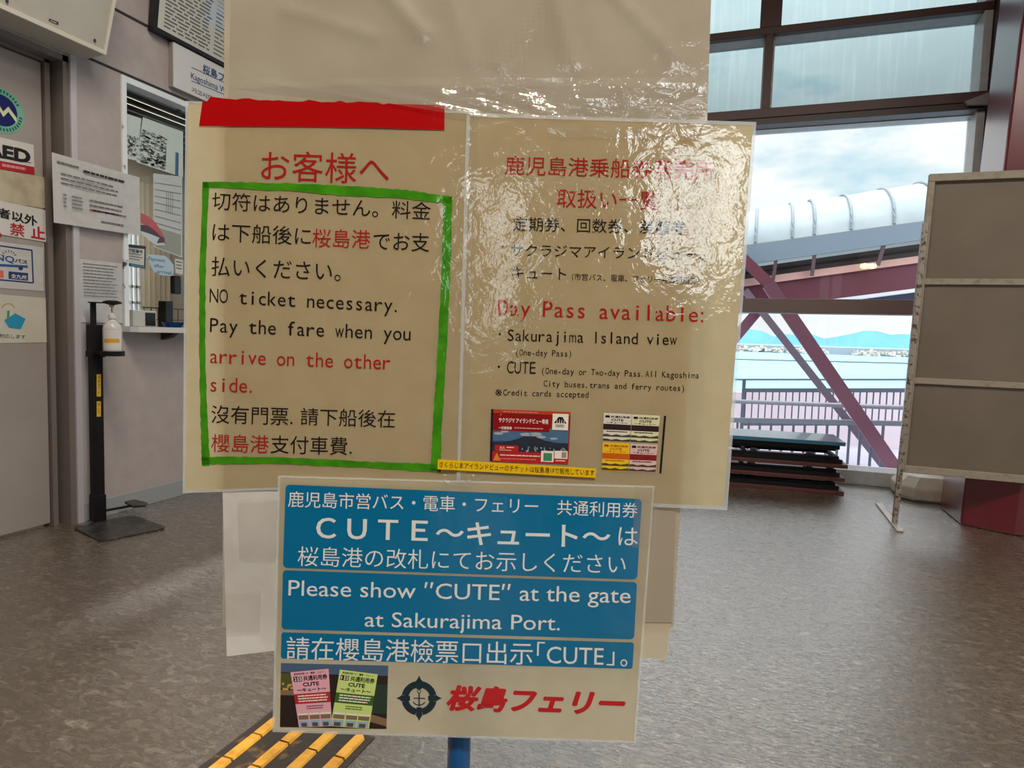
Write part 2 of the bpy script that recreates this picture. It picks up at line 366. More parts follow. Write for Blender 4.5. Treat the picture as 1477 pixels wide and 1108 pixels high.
for kind, ws in (('y', BACKW), ('x', RIGHTW)):
    for a0, a1, z0, z1 in ws:
        r = root_structure('window_%d' % k, ((a0+a1)/2, -5.07, z0) if kind == 'y' else (5.07, (a0+a1)/2, z0)); k += 1
        fr, pn = MB(), MB()
        def bx(mb, p0, p1, q0, q1, th):
            if kind == 'y': mb.box(p0, p1, -5.075-th, -5.075+th, q0, q1)
            else: mb.box(5.075-th, 5.075+th, p0, p1, q0, q1)
        mid = [a0+(a1-a0)*i/2 for i in range(3)]
        for p in mid: bx(fr, p-.03, p+.03, z0, z1, .04)
        for z in (z0, (z0+z1)/2, z1): bx(fr, a0, a1, z-.03, z+.03, .03)
        bx(pn, a0, a1, z0, z1, .003)
        fr.build('window_frame', m_brown2, r); pn.build('pane', m_clear, r)

# big window wall towards the harbour
wf = root_structure('window_1', (-.8, YW+.1, 0)); YG = YW+.2
XR = 1.335
def z_at(x, y): return float(on_y(x, y, YW)[2])
T1 = (z_at(1029, 58.5), z_at(1029, 48)); T2 = (2.592, 2.705); T3 = (1.226, 1.330)
br = MB()
for X0, X1 in ((WALL, 1.40), (1.50, 5.0)):
    br.box(X0, X1, YW, YW+.06, T1[0], T1[1]).box(X0, X1, YW-.03, YW+.10, T2[0]+.045, T2[1])
br.box(-.052, .094, YW, YW+.08, T1[1], 4.1).box(-.008, .048, YW, YW+.08, T2[1], T1[0])
br.build('transom', m_brown, wf, bevel=.003)
MB().box(WALL, 1.40, YW-.02, YW+.1, T2[0], T2[0]+.045).box(1.50, 5, YW-.02, YW+.1, T2[0], T2[0]+.045).build('transom_rail', m_brown2, wf)
MB().box(1.405, 1.50, YW-.05, YG+.05, 0, 4.1).box(WALL, WALL+.09, YW-.05, YG+.05, 0, 4.1).box(4.92, 5.0, YW-.05, YG+.05, 0, 4.1).build('mullion', m_brown2, wf, bevel=.004)
MB().box(WALL+.09, 1.40, YW+.02, YG+.03, T3[0], T3[1]).box(1.5, 4.92, YW+.02, YG+.03, T3[0], T3[1]).build('middle_rail', principled('mauve brown rail', (118, 100, 96), .5), wf, bevel=.003)
al = MB()
for X0, X1 in ((WALL+.09, 1.40), (1.50, 4.92)):
    al.box(X0, X1, YW+.06, YG+.03, T1[0], T1[0]+.06).box(X0, X1, YW+.1, YG+.03, T2[0]-.005, T2[0]+.06)
    al.box(X0, X1, YW-.02, YG+.03, 0, .10)
    al.box(X1-.05, X1, YW+.02, YG+.03, .1, T2[0]).box(X1-.05, X1, YW+.01, YG+.03, T2[1], T1[0]).box(X0, X0+.05, YW+.02, YG+.03, .1, T2[0])
    al.box(X1-.05, X1, YW+.01, YG+.03, T1[1], 4.1)
al.box(-.02, .06, YW+.08, YG+.02, T2[1], T1[0]).box(-.03, .07, YW+.08, YG+.02, T1[1], 4.1)
al.build('window_frame', m_alu, wf, bevel=.003)
for X0, X1 in ((WALL+.09, 1.36), (1.53, 4.9)):
    MB().box(X0, X1, YG-.004, YG+.004, .1, T2[0]).build('pane', m_clear, wf)
    MB().box(X0, X1, YG-.004, YG+.004, T2[1], T1[0]).box(X0, X1, YG-.004, YG+.004, T1[1], 4.1).build('upper_pane', m_tint, wf)
pb = [on_y(x, y, YW-.06) for x, y in ((1392, 146), (1428, 132), (1426, 150), (1396, 151))]
MB().hexa(pb, [p+np.array([0, .03, 0]) for p in pb]).build('gusset_plate', principled('grey steel plate', (138, 134, 134), .4), wf)

# ------------------------------------------------------------------ ceiling lamps (their own light)
m_lamp = principled('lit lamp cover', (255, 240, 215), .5, emis=((255, 238, 210), 2.0))
m_white_metal = principled('white lamp housing', (225, 225, 220), .4)
for i, (lx, ly) in enumerate([(-1.2, 1.2), (.6, 1.2), (2.9, 1.2)]):
    dep, cx = 'single', {-1.2: 'x ticket side', .6: 'x middle', 2.9: 'x column side'}[lx]
    l = thing('ceiling_light', 'white fluorescent ceiling light, %s row, %s column of the hall ceiling' % (dep, cx[2:]), 'light', (lx, ly, 4.1), 0, 'fluorescent lights on the hall ceiling')
    MB().box(lx-.65, lx+.65, ly-.32, ly+.32, 4.04, 4.1).build('housing', m_white_metal, l, bevel=.01)
    MB().box(lx-.62, lx+.62, ly-.29, ly+.29, 4.025, 4.04).build('diffuser', m_lamp, l)
    a = bpy.data.lights.new('tube_light', 'AREA'); a.shape = 'RECTANGLE'; a.size = 1.2; a.size_y = .55; a.energy = LAMP_POWER; a.color = LAMP_COLOR
    ao = bpy.data.objects.new('tube_light', a); COL.objects.link(ao); ao.parent = l; ao.location = (0, 0, -.09)

# added spotlight, out of view, put in to brighten the ticket sign's front
ADDED_SPOT_POWER = 500
sl = thing('added_spotlight', 'added black spotlight, out of view, that brightens the front of the ticket sign', 'light', (.75, -1.35, 4.1))
MB().lathe((.75, -1.35, 4.0), [(.05, 0), (.05, .1)], 20).build('mount', principled('black lamp metal', (22, 22, 22), .4), sl)
sp0 = Vector((.75, -1.35, 3.85)); spd = (Vector((SIGN0[0], SIGN0[1], 1.12))-sp0).normalized()
MB().tube([sp0-spd*.10, sp0+spd*.08], .06, 20).build('barrel', principled('black lamp metal', (22, 22, 22), .4), sl)
sd = bpy.data.lights.new('added_spot_beam', 'SPOT'); sd.energy = ADDED_SPOT_POWER; sd.color = (1, .93, .82); sd.spot_size = math.radians(26); sd.spot_blend = .6; sd.shadow_soft_size = .06
so = bpy.data.objects.new('added_spot_beam', sd); COL.objects.link(so); so.parent = sl; so.location = tuple(sp0+spd*.1-Vector((.75, -1.35, 4.1))); so.rotation_euler = spd.to_track_quat('-Z', 'Y').to_euler()

# ================================================================== THE SIGN STAND AND ITS NOTICES
m_blue = principled('blue painted pole', (16, 84, 140), .35, coat=.3)
m_board = film('beige grey plastic board', (172, 160, 142), 0., .05, .25, .6, grain=((180, 167, 148), 30))
ss = thing('sign_stand', 'sign stand with blue pole and grey board carrying the taped ferry notices', 'sign stand', SIGN0, YAW)
def board_poly(q, off0, off1): return MB().hexa([on_sign(x, y, off0) for x, y in q], [on_sign(x, y, off1) for x, y in q])
board_poly([(324, -170), (1036, -170), (971, 905), (321, 905)], -.010, -.002).build('backing_board', m_board, ss)['label'] = 'beige grey backing board'
pc = on_sign(662, 1085, -.025); rad = 18/F*SIGN_D
MB().tube([(pc[0], pc[1], .02), (pc[0], pc[1], 1.5)], rad, 24).build('pole', m_blue, ss, smooth=False)['label'] = 'blue round pole'
MB().lathe((pc[0], pc[1], 0), [(.17, 0), (.17, .012), (.16, .02), (.03, .035), (.02, .035)], 40).build('base_plate', m_blue, ss)

def fit(q): return q
# upper grey vinyl cover
cream, cream2 = (226, 209, 170), (222, 203, 162)
m_vinyl = film('grey vinyl sheet', (172, 160, 142), .05, .07, .12, 1.3, grain=((164, 151, 132), 14))
def creases(a, b):
    v = 0
    for (x0, y0, x1, y1, s) in ((.31, .38, .40, .60, 1), (.66, .30, .71, .72, 1), (.45, .4, .5, .72, .6), (.57, .74, .66, .40, .8), (.12, .5, .3, .62, .5), (.80, .42, .93, .70, .6)):
        dx, dy = x1-x0, y1-y0; t = max(0, min(1, ((a-x0)*dx+(b-y0)*dy)/(dx*dx+dy*dy))); d = math.hypot(a-x0-t*dx, (b-y0-t*dy)*.5); v += s*.0017*math.exp(-(d/.024)**2)
    return v
q = [(336, -140), (1030, -140), (1020, 178), (329, 166)]
vc = tag(sheet_mesh(on_sign, q, -.0006, 90, 50, creases).build('vinyl_cover', m_vinyl, origin=tuple(on_sign(680, 128))), 'creased grey vinyl sheet across the top of the sign, blank', 'cover')
# lower grey vinyl and the loose white papers
m_white_paper = film('white copy paper', (226, 220, 212), .22, .05, .25, 1.5, grain=((214, 207, 199), 22))
q = [(700, 690), (977, 690), (969, 898), (700, 898)]
tag(sheet_mesh(on_sign, q, -.0004).build('vinyl_cover', film('grey vinyl panel', (164, 150, 130), .04, .06, .2, 1.), origin=tuple(on_sign(840, 898))), 'grey vinyl panel hanging below the right poster, behind the blue poster', 'cover')
q = [(321, 709), (470, 709), (470, 930), (327, 947)]
wp = tag(sheet_mesh(on_sign, q, .0000, bow=lambda a, b: .0015*math.sin(b*7)*(1-a)).build('loose_paper', m_white_paper, origin=tuple(on_sign(400, 940))), 'blank white paper sticking out left of the blue poster', 'paper')
q = [(800, 890), (967, 892), (962, 951), (800, 940)]
tag(sheet_mesh(on_sign, q, -.0012).build('loose_paper', film('thin cream tracing paper', (232, 216, 188), .5, .05, .2, 1.)), 'cream paper edge showing below the grey vinyl panel at right', 'paper')

m_ink = film('black ink', (28, 22, 20), 0, .09); m_red = film('dark red ink', (160, 28, 24), 0, .09)
m_lam = principled('clear laminate edge', (222, 224, 220), .12, alpha=.35)
m_cream = film('cream laminated paper', cream, .62, .085, .05, 1., grain=(cream2, 40))
# ---- left poster
LQ = [(271, 149), (676, 164), (659, 694), (267, 708)]
lp = thing('poster', 'cream laminated poster with green hand drawn frame saying no ticket necessary', 'poster', SIGN0+np.array([0, 0, .8]), YAW)
O1 = .0006
sheet_mesh(on_sign, LQ, O1).build('paper_sheet', m_cream, lp); rim(on_sign, LQ, O1, 3.5).build('laminate_edge', m_lam, lp)
P = Print(on_sign, O1+.0004)
P.text('お客様へ', 377.4, 216.5, 562, 222, 44, m_red)
P.text('切符はありません。料金', 306.3, 276.5, 621.7, 291.5, 26, m_ink)
P.text('は下船後に', 306.9, 321, 449, 327.5, 27, m_ink).text('桜島港', 451, 329.5, 534.4, 332, 27, m_red).text('でお支', 539.2, 334, 619.7, 336.5, 27, m_ink)
P.text('払いください。', 305.5, 370, 492, 378, 28, m_ink)
P.text('NO ticket necessary.', 302.7, 416, 572.8, 430, 27, m_ink, mono=True)
P.text('Pay the fare when you', 303.2, 458.5, 592.7, 471, 27, m_ink, mono=True)
P.text('arrive on the other', 303.5, 503, 563.7, 512.5, 21, m_red, mono=True)
P.text('side.', 304, 544, 363.8, 546, 21, m_red, mono=True)
P.text('沒有門票.', 305, 584.5, 422.6, 588, 26, m_ink).text('請下船後在', 434, 588, 570, 592, 25.5, m_ink)
P.text('櫻島港', 305, 626, 388, 628, 26, m_red).text('支付車費.', 390.8, 628, 508, 631, 26, m_ink)
P.build('printed_text', lp)
m_green = film('green marker paint', (74, 152, 20), .1, .09, .08, 1., grain=((52, 128, 14), 60))
G = Print(on_sign, O1+.0006)
G.ribbon([(292, 266), (420, 270), (480, 274), (580, 280), (652, 289)], [9, 11, 14, 13, 11], m_green, 0, .8)
G.ribbon([(297, 263), (292, 390), (291.5, 500), (294, 600), (297, 672)], [9, 9.5, 8.5, 10, 12], m_green, 0, .6)
G.ribbon([(646, 284), (643, 400), (638, 500), (631, 610), (628, 680)], [13, 13, 13, 13, 15], m_green, 0, .6)
G.ribbon([(291, 665), (400, 664), (520, 670), (636, 676)], [11, 10, 9, 12], m_green, 0, .7)
G.build('green_border', lp)['label'] = 'hand painted green frame'
# ---- torn red tape
m_redtape = film('red tape', (176, 8, 12), .05, .06, .15, 1.)
rt = MB(); top = []; bot = []
for i in range(41):
    a = i/40; x = 287+a*354; top.append((x+random.uniform(-1, 1)+(6*(1-a*20) if a < .05 else 0), (141+a*11)+random.uniform(-2.2, 1.6)*(a < .85)+ (6 if a < .03 else 0))); bot.append((x, 182+a*5.5 - 1.5*math.sin(a*3)))
n = 41; rt.add([on_sign(*p, .0016) for p in top+bot], [(i, i+1, n+i+1, n+i) for i in range(40)])
tag(rt.build('red_tape', m_redtape, origin=tuple(on_sign(464, 186, .0016))), 'torn strip of red tape along the top of the green framed poster', 'tape')
# ---- right poster
RQ = [(680, 166), (1088, 180), (1045, 732), (659, 692)]
RQ = [(678, 168), (1086, 181), (1044, 731), (663, 713)]
rp = thing('poster', 'glossy cream laminated poster saying day pass available, with two ticket pictures', 'poster', SIGN0+np.array([0, 0, .79]), YAW)
O2 = .0022
sheet_mesh(on_sign, RQ, O2).build('paper_sheet', m_cream, rp); rim(on_sign, RQ, O2, 5).build('laminate_edge', m_lam, rp)
P = Print(on_sign, O2+.0004)
P.text('鹿児島港乗船券発売所', 728.8, 224.5, 1031.8, 232.5, 27.5, m_red)
P.text('取扱い一覧', 803.5, 272, 951.4, 276, 27, m_red)
def dot(x, y, s=3): P.poly([(x+s/2*math.cos(k*.785), y+s/2*math.sin(k*.785)) for k in range(8)], m_ink, 1)
dot(729, 322); dot(724.7, 356); dot(721, 482, 3.5); dot(719.7, 529, 3.5)
P.text('定期券、回数券、差額券', 740.3, 312.5, 990, 318.5, 20.5, m_ink)
P.text('サクラジマアイランドビュー、', 737, 351.5, 1015, 358.5, 17.5, m_ink)
P.text('キュート', 739, 384.5, 817, 387, 17, m_ink).text('（市営バス、電車、フェリー共通利用券）', 825, 394, 1009, 399.5, 10.5, m_ink)
P.text('Day Pass available:', 718.7, 432, 1015, 442.5, 30, m_red, mono=True)
P.text('Sakurajima Island view', 732.7, 475, 976.6, 481.5, 22, m_ink, mono=True)
P.text('(One-day Pass)', 744.6, 503.5, 824, 505.5, 12, m_ink, mono=True)
P.text('CUTE', 731.5, 521, 773, 522, 17.5, m_ink, mono=True)
P.text('(One-day or Two-day Pass.All Kagoshima', 782, 530, 1008.4, 537, 12, m_ink, mono=True)
P.text('City buses,trams and ferry routes)', 784.4, 548.5, 987, 555.5, 11.5, m_ink, mono=True)
P.text('※', 714.4, 561, 724, 561.4, 10, m_ink).text('Credit cards accepted', 726, 561.5, 849, 565, 11.5, m_ink, mono=True)
P.build('printed_text', rp)
def ink(name, c): return film('print '+name, c, .0, .085)
PQ = [(708.3, 590.2), (823.3, 594.6), (819.6, 669.8), (706.4, 665.6)]
pp = Print(on_sign, O2+.0004)
i_dred, i_sky, i_mt, i_navy, i_w, i_cloud, i_red = ink('deep red', (150, 26, 24)), ink('photo blue', (74, 104, 136)), ink('mountain slate', (44, 48, 62)), ink('navy', (34, 26, 36)), ink('white', (232, 222, 206)), ink('cloud grey', (160, 164, 170)), ink('red', (178, 36, 36))
pp.rect(PQ, 0, 0, 1, 1, i_dred).rect(PQ, 0, 0, .03, 1, i_navy, 1).rect(PQ, .03, .33, .985, .62, i_sky, 1).rect(PQ, .03, .6, .985, .8, i_mt, 1)
for a, bb, s in ((.1, .46, .07), (.18, .42, .06), (.45, .46, .09), (.56, .45, .10), (.64, .5, .07), (.8, .52, .06)):
    c = pp.sub(PQ, a, bb, a, bb)[0]; pp.poly([(c[0]+s*100*math.cos(k*.6)*(1+.2*math.sin(k*2.3)), c[1]+s*28*math.sin(k*.6)) for k in range(10)], i_cloud, 2)
mt = [(.03, .66), (.2, .62), (.36, .54), (.43, .49), (.5, .5), (.56, .49), (.68, .56), (.85, .6), (.985, .62), (.985, .7), (.03, .7)]
pp.poly([pp.sub(PQ, a, bb, a, bb)[0] for a, bb in mt], i_mt, 3)
for k_ in range(34):
    a = random.uniform(.4, .95); bb = random.uniform(.66, .78); pp.rect(PQ, a, bb, a+.012, bb+random.uniform(.02, .06), i_cloud, 3)
pp.rect(PQ, .03, .08, .74, .40, ink('band red', (138, 20, 22)), 3).rect(PQ, .03, 0, 1, .07, ink('orange red', (186, 60, 34)), 3)
pp.qtext('サクラジマ アイランドビュー専用', PQ, .10, .155, .72, .25, i_w, 4, bold=.02); pp.qtext('一日乗車券', PQ, .10, .32, .27, .38, i_w, 4, bold=.02)
pp.dashes(PQ, .3, .33, .7, .38, 1, ink('pink ink', (214, 140, 130)), 4).dashes(PQ, .15, .03, .66, .06, 1, ink('pink ink', (214, 140, 130)), 4)
pp.rect(PQ, .775, .04, .975, .35, i_w, 4)
tr = [(.795, .22), (.85, .10), (.9, .10), (.955, .22)]
pp.poly([pp.sub(PQ, a, bb, a, bb)[0] for a, bb in tr], i_navy, 5)
for a in (.83, .86, .89, .92): pp.poly([pp.sub(PQ, u, v, u, v)[0] for u, v in ((a-.004, .22), (a+.002, .13), (a+.008, .22))], i_w, 6)
pp.dashes(PQ, .815, .25, .955, .31, 2, i_navy, 5)
pp.rect(PQ, .06, .68, .36, .80, i_red, 4).qtext('大人', PQ, .12, .70, .19, .755, i_w, 5, bold=.02).dashes(PQ, .21, .71, .33, .75, 1, i_w, 5).dashes(PQ, .12, .77, .3, .79, 1, i_w, 5)
pp.rect(PQ, .03, .80, 1, 1, i_red, 3).dashes(PQ, .13, .86, .64, .90, 1, i_w, 4).dashes(PQ, .13, .93, .6, .96, 1, ink('pink ink', (214, 140, 130)), 4)
pp.poly([pp.sub(PQ, u, v, u, v)[0] for u, v in ((.04, .98), (.085, .83), (.14, .98))], ink('orange', (220, 130, 40)), 5)
pp.rect(PQ, .65, .76, .81, .97, i_w, 4).rect(PQ, .68, .8, .79, .95, ink('map green', (70, 130, 96)), 5).rect(PQ, .82, .75, .985, .9, i_w, 4).rect(PQ, .91, .77, .97, .88, ink('grey print', (140, 140, 132)), 5).dashes(PQ, .84, .93, .98, .97, 1, i_w, 5)
pp.build('ticket_picture', rp)['label'] = 'red ticket picture with a smoking mountain'
QQ = [(871, 595.5), (962.8, 600.2), (955.8, 683.2), (867.8, 679.6)]
pp = Print(on_sign, O2+.0004)
pp.rect(QQ, .945, 0, .98, 1, i_navy)
cols = [[((214, 206, 190), (52, 34, 38)), ((214, 208, 170), (52, 34, 38))], [((232, 184, 36), (196, 92, 24)), ((214, 178, 172), (130, 32, 34))]]
for j in range(2):
    for i in range(2):
        a0, a1 = .0+i*.445, .435+i*.445; b0, b1 = j*.5, j*.5+.49; sq = pp.sub(QQ, a0, b0, a1, b1); cc, dk = cols[j][i]
        mcol, mdk = ink('ticket %d%d' % (j, i), cc), ink('ticket band %d%d' % (j, i), dk); lt = m_ink if (j, i) != (1, 0) else ink('rust', (170, 84, 20))
        pp.rect(sq, 0, 0, 1, 1, mcol, 0).rect(sq, 0, .38, 1, .58, mdk, 1)
        pp.rect(sq, .06, .08, .22, .16, lt, 1).qtext('共通利用券', sq, .26, .08, .95, .16, lt, 1, bold=.02); pp.qtext('CUTE', sq, .28, .19, .72, .27, lt, 1, bold=.03); pp.qtext('～キュート～', sq, .1, .29, .88, .36, lt, 1, bold=.02)
        pp.dashes(sq, .12, .62, .88, .66, 1, lt, 1, .8)
        for rr_ in (.70, .86):
            hill = [(0, rr_+.12), (0, rr_+.04), (.15, rr_+.03), (.3, rr_+.07), (.5, rr_+.03), (.7, rr_+.07), (1, rr_+.02), (1, rr_+.12)]
            pp.poly([pp.sub(sq, u, v, u, v)[0] for u, v in hill], ink('olive dark', (74, 68, 44)), 1)
pp.build('ticket_picture', rp)['label'] = 'picture of four small tickets in white, yellow and pink'
# ---- yellow label strip
ylw = film('yellow label tape', (238, 190, 20), .1, .07, .12, .8)
yr = thing('label_strip', 'narrow yellow label strip with black text stuck across both upper posters', 'label', SIGN0+np.array([0, 0, .85]), YAW)
YQ = [(631.5, 662.5), (860, 676), (859, 689.5), (631, 677)]
sheet_mesh(on_sign, YQ, .0047, 6, 2).build('tape_strip', ylw, yr)
P = Print(on_sign, .0049).text('さくらじまアイランドビューのチケットは桜島港1Fで販売しています', 634, 665.5, 857.5, 678, 8.5, m_ink); P.build('printed_text', yr)
# ---- blue poster
BQ = [(404, 689), (941, 704), (914, 1069), (396, 1053)]
bpz = thing('poster', 'cream laminated poster with blue panels about showing the pass at the gate', 'poster', SIGN0+np.array([0, 0, .58]), YAW)
O3 = .0042
m_cream3 = film('pale cream laminated paper', (226, 214, 184), .58, .085, .05, .8, grain=((222, 208, 176), 40))
sheet_mesh(on_sign, BQ, O3).build('paper_sheet', m_cream3, bpz); rim(on_sign, BQ, O3, 3).build('laminate_edge', m_lam, bpz)
m_pblue = film('teal blue panel ink', (0, 106, 150), .0, .085)
Pn = Print(on_sign, O3+.0003)
Pn.rounded([(412, 699), (926, 720), (919, 836), (408, 819)], 7, m_pblue).rounded([(408, 822.5), (919, 840), (914.6, 922.4), (406, 907.7)], 6, m_pblue).rounded([(406, 912), (914.6, 927), (912.3, 965), (405, 950)], 4, m_pblue)
Pn.build('blue_panel', bpz)['label'] = 'three blue text panels'
m_wh = film('white ink', (232, 232, 226), .1, .085)
P = Print(on_sign, O3+.0005)
P.text('鹿児島市営バス・電車・フェリー', 416, 708.5, 776.5, 719, 23, m_wh).text('共通利用券', 804, 721, 920, 725.5, 22, m_wh)
P.text('ＣＵＴＥ', 456.5, 746.5, 617.7, 751, 30, m_wh, bold=.016).text('～キュート～', 629, 752, 881, 758, 33, m_wh, bold=.014).text('は', 892.5, 760.5, 920.6, 761.5, 26, m_wh)
P.text('桜島港の改札にてお示しください', 430, 788, 903, 800, 28.5, m_wh, bold=-.004)
P.text('Please show ″CUTE″ at the gate', 416.5, 835.5, 910, 846.5, 31, m_wh).text('at Sakurajima Port.', 526.5, 882.5, 808, 888, 28.5, m_wh)
P.text('請在櫻島港檢票口出示', 413.7, 918.5, 768.7, 926.5, 33, m_wh).text('「', 775, 926, 786, 926.3, 20, m_wh).text('CUTE', 789, 932.5, 871, 935, 24.5, m_wh).text('」', 875.5, 940, 886.5, 940.3, 20, m_wh).text('。', 895, 951, 905, 951.3, 10.5, m_wh)
P.build('printed_text', bpz)['label'] = 'white lettering'
P = Print(on_sign, O3+.0004); m_logo = film('bright red ink', (190, 24, 28), 0, .085)
for lay, (dx, dy) in enumerate(((0, 0), (1.3, .2), (-1.3, -.2), (.4, 1.0), (-.4, -1.0))): P.text('桜島フェリー', 645+dx, 988.5+dy, 901.5+dx, 997.5+dy, 36, m_logo, 1+lay*.2, bold=.016, shear=.28, drift=0)
P.build('printed_logo', bpz)['label'] = 'bold slanted red lettering'
# emblem: ring with four points and an anchor
m_emb = film('dark teal ink', (26, 46, 54), 0, .085)
E_ = Print(on_sign, O3+.0004); cx, cy = 604.5, 1007.3
def ring(a0, a1, r0, r1):
    n = 14; p = [(a0+(a1-a0)*i/n) for i in range(n+1)]
    E_.poly([(cx+r1*math.cos(math.radians(a)), cy-r1*math.sin(math.radians(a))*.98) for a in p]+[(cx+r0*math.cos(math.radians(a)), cy-r0*math.sin(math.radians(a))*.98) for a in p[::-1]], m_emb)
for a0, a1 in ((12, 168), (192, 258), (262, 278), (282, 348)): ring(a0, a1, 15.5, 25.5)
for a in (0, 90, 180, 270):
    c, s = math.cos(math.radians(a)), -math.sin(math.radians(a)); 
    E_.poly([(cx+c*u-s*v, cy+s*u+c*v) for u, v in ((13, 3.6), (25, 4.6), (28, 2.2), (33, 0), (28, -2.2), (25, -4.6), (13, -3.6))], m_emb, 1)
E_.ribbon([(cx, cy-8), (cx, cy+12)], [2, 2], m_emb, 1); E_.ribbon([(cx-8, cy), (cx+9, cy+.5)], [1.6, 1.6], m_emb, 1)
E_.ribbon([(cx+9*math.cos(a*.1), cy+3+7*math.sin(a*.1)) for a in range(4, 29, 3)], [1.6]*9, m_emb, 1)
E_.ribbon([(cx+2.6*math.cos(a*.7), cy-10+2.6*math.sin(a*.7)) for a in range(10)], [1.1]*10, m_emb, 1)
E_.build('emblem', bpz)['label'] = 'dark compass and anchor emblem'
# picture with two tickets
VQ = [(405.3, 956.6), (560, 960.3), (557.4, 1051.8), (403.7, 1049)]
pp = Print(on_sign, O3+.0004)
pp.rect(VQ, 0, 0, 1, 1, ink('night brown', (46, 34, 32))).rect(VQ, 0, 0, 1, .16, ink('dusk blue', (74, 96, 122)), 1).rect(VQ, .0, .14, .16, .40, ink('olive green', (86, 84, 40)), 1).rect(VQ, 0, .42, .2, .5, ink('tan', (134, 104, 80)), 1)
pp.rect(VQ, .84, .3, 1, .76, ink('dark green', (44, 60, 48)), 1).poly([pp.sub(VQ, u, v, u, v)[0] for u, v in ((.82, .76), (1, .84), (1, .96), (.82, .88))], ink('tan', (134, 104, 80)), 2)
for k_ in range(9): a = random.uniform(.01, .12); bb = random.uniform(.28, .4); pp.rect(VQ, a, bb, a+.02, bb+.035, ink('straw', (196, 160, 90)), 2)
for corners, base, band, num, nm in (([(.09, .14), (.445, .07), (.49, .97), (.18, 1.0)], (232, 168, 182), (178, 44, 54), '2日', 'pink'), ([(.55, .08), (.905, .14), (.835, 1.0), (.475, .97)], (202, 220, 128), (64, 100, 34), '1日', 'lime')):
    c = [pp.sub(VQ, u, v, u, v)[0] for u, v in corners]
    pp.rect(c, 0, 0, 1, 1, ink(nm+' ticket', base), 3).rect(c, 0, .40, 1, .58, ink(nm+' band', band), 4)
    pp.qtext('鹿児島市営バス・電車・フェリー', c, .08, .025, .9, .065, m_ink, 4, bold=.02)
    pp.rect(c, .05, .09, .27, .18, m_ink, 4).qtext(num, c, .07, .10, .25, .17, i_w, 5, bold=.02); pp.qtext('共通利用券', c, .31, .085, .95, .18, m_ink, 4, bold=.025)
    pp.qtext('CUTE', c, .28, .205, .72, .275, m_ink, 4, bold=.035); pp.qtext('～キュート～', c, .1, .30, .9, .37, m_ink, 4, bold=.03)
    pp.dashes(c, .1, .43, .95, .57, 3, i_w, 5, .5).dashes(c, .3, .62, .8, .70, 2, ink(nm+' text', tuple(int(v*.5) for v in base)), 4, .5)
    for u in (.03, .36, .68):
        pp.rect(c, u, .75, u+.29, .86, ink('tan', (150, 116, 80)), 4).rect(c, u, .75, u+.29, .785, i_w, 5).rect(c, u, .88, u+.29, .99, ink('pale blue', (150, 176, 190)), 4).rect(c, u+.05, .92, u+.22, .99, ink('slate', (92, 76, 78)), 5)
pp.build('ticket_picture', bpz)['label'] = 'photo of a pink and a green ticket'
# ---- clear tapes
def tape_mat(name, clear): return film(name, (226, 216, 196), .2, .10, .07, 2.2, clear=clear)
m_tape = tape_mat('clear packing tape', .90)
def tape(q, off, label, nx=10, ny=4, cr=.0006):
    ph = random.random()*9
    o = sheet_mesh(on_sign, q, off, nx, ny, lambda a, b: cr*(math.sin(a*37+ph+b*5)+math.sin(a*13+b*9+ph)*1.2)*.5)
    return tag(o.build('clear_tape', m_tape, origin=tuple(on_sign(*q[3], off))), label, 'tape', 'strips of clear tape on the sign')
tape([(336, 112), (1021, 112), (1018, 172), (690, 170)], .0048, 'wide crumpled clear tape band along the top edge of the two cream posters', 90, 8, .0016)
tape([(676, 160), (692, 160), (672, 694), (658, 694)], .0036, 'long vertical clear tape over the joint between the two cream posters', 3, 40, .0004)
tape([(640, 682), (684, 684), (683, 704), (638, 702)], .0056, 'short clear tape joining the blue poster to the yellow label', 6, 4)
tape([(320, 850), (376, 850), (374, 912), (320, 914)], .0040, 'clear tape square on the blank white paper left of the blue poster', 6, 5)
tape([(342, 722), (404, 716), (404, 806), (345, 806)], .0044, 'upper clear tape patch on the white paper left of the blue poster', 6, 5)
tape([(916, 700), (950, 702), (942, 790), (912, 790)], .0052, 'clear tape on the top right corner of the blue poster', 4, 6)
tape([(790, 183), (1006, 190), (1004, 202), (790, 197)], .0040, 'thin clear tape just under the top edge of the day pass poster', 10, 2, .0003)

# ================================================================== LEFT WALL THINGS
def on_wall(x, y, off=0.): return on_x(x, y, WALL+off)
def on_door(x, y, off=0.): return on_x(x, y, WALL-.078+off)
def slab(mapf, q, off, th): return MB().hexa([mapf(x, y, off) for x, y in q], [mapf(x, y, off+th) for x, y in q])
# tilted beige box above the door
m_box = principled('beige enamelled metal', (184, 178, 164), .45, noise=((178, 172, 158), 5, .4, .6)); m_boxedge = principled('pale box edge', (214, 206, 190), .45)
bx = thing('wall_box', 'beige metal box with tilted front above the grey door', 'box', (WALL, 1.6, 2.26))
Ya, Yb = .9, 2.416; prof = [(WALL+.002, 2.262), (WALL+.155, 2.272), (WALL+.30, 2.78), (WALL+.002, 2.78)]
MB().hexa([(x, Ya, z) for x, z in prof], [(x, Yb, z) for x, z in prof]).build('housing', m_box, bx)
fx = lambda z: WALL+.155+(z-2.272)/(.508)*.145
def front(y, z, off): return (fx(z)+off, y, z)
ed = MB().hexa([front(Ya, 2.268, -.004), front(Ya, 2.286, -.004), front(Ya, 2.286, .006), front(Ya, 2.268, .006)], [front(Yb, 2.268, -.004), front(Yb, 2.286, -.004), front(Yb, 2.286, .006), front(Yb, 2.268, .006)])
ed.hexa([front(Yb-.014, 2.286, -.004), front(Yb, 2.286, -.004), front(Yb, 2.286, .006), front(Yb-.014, 2.286, .006)], [front(Yb-.014, 2.78, -.004), front(Yb, 2.78, -.004), front(Yb, 2.78, .006), front(Yb-.014, 2.78, .006)])
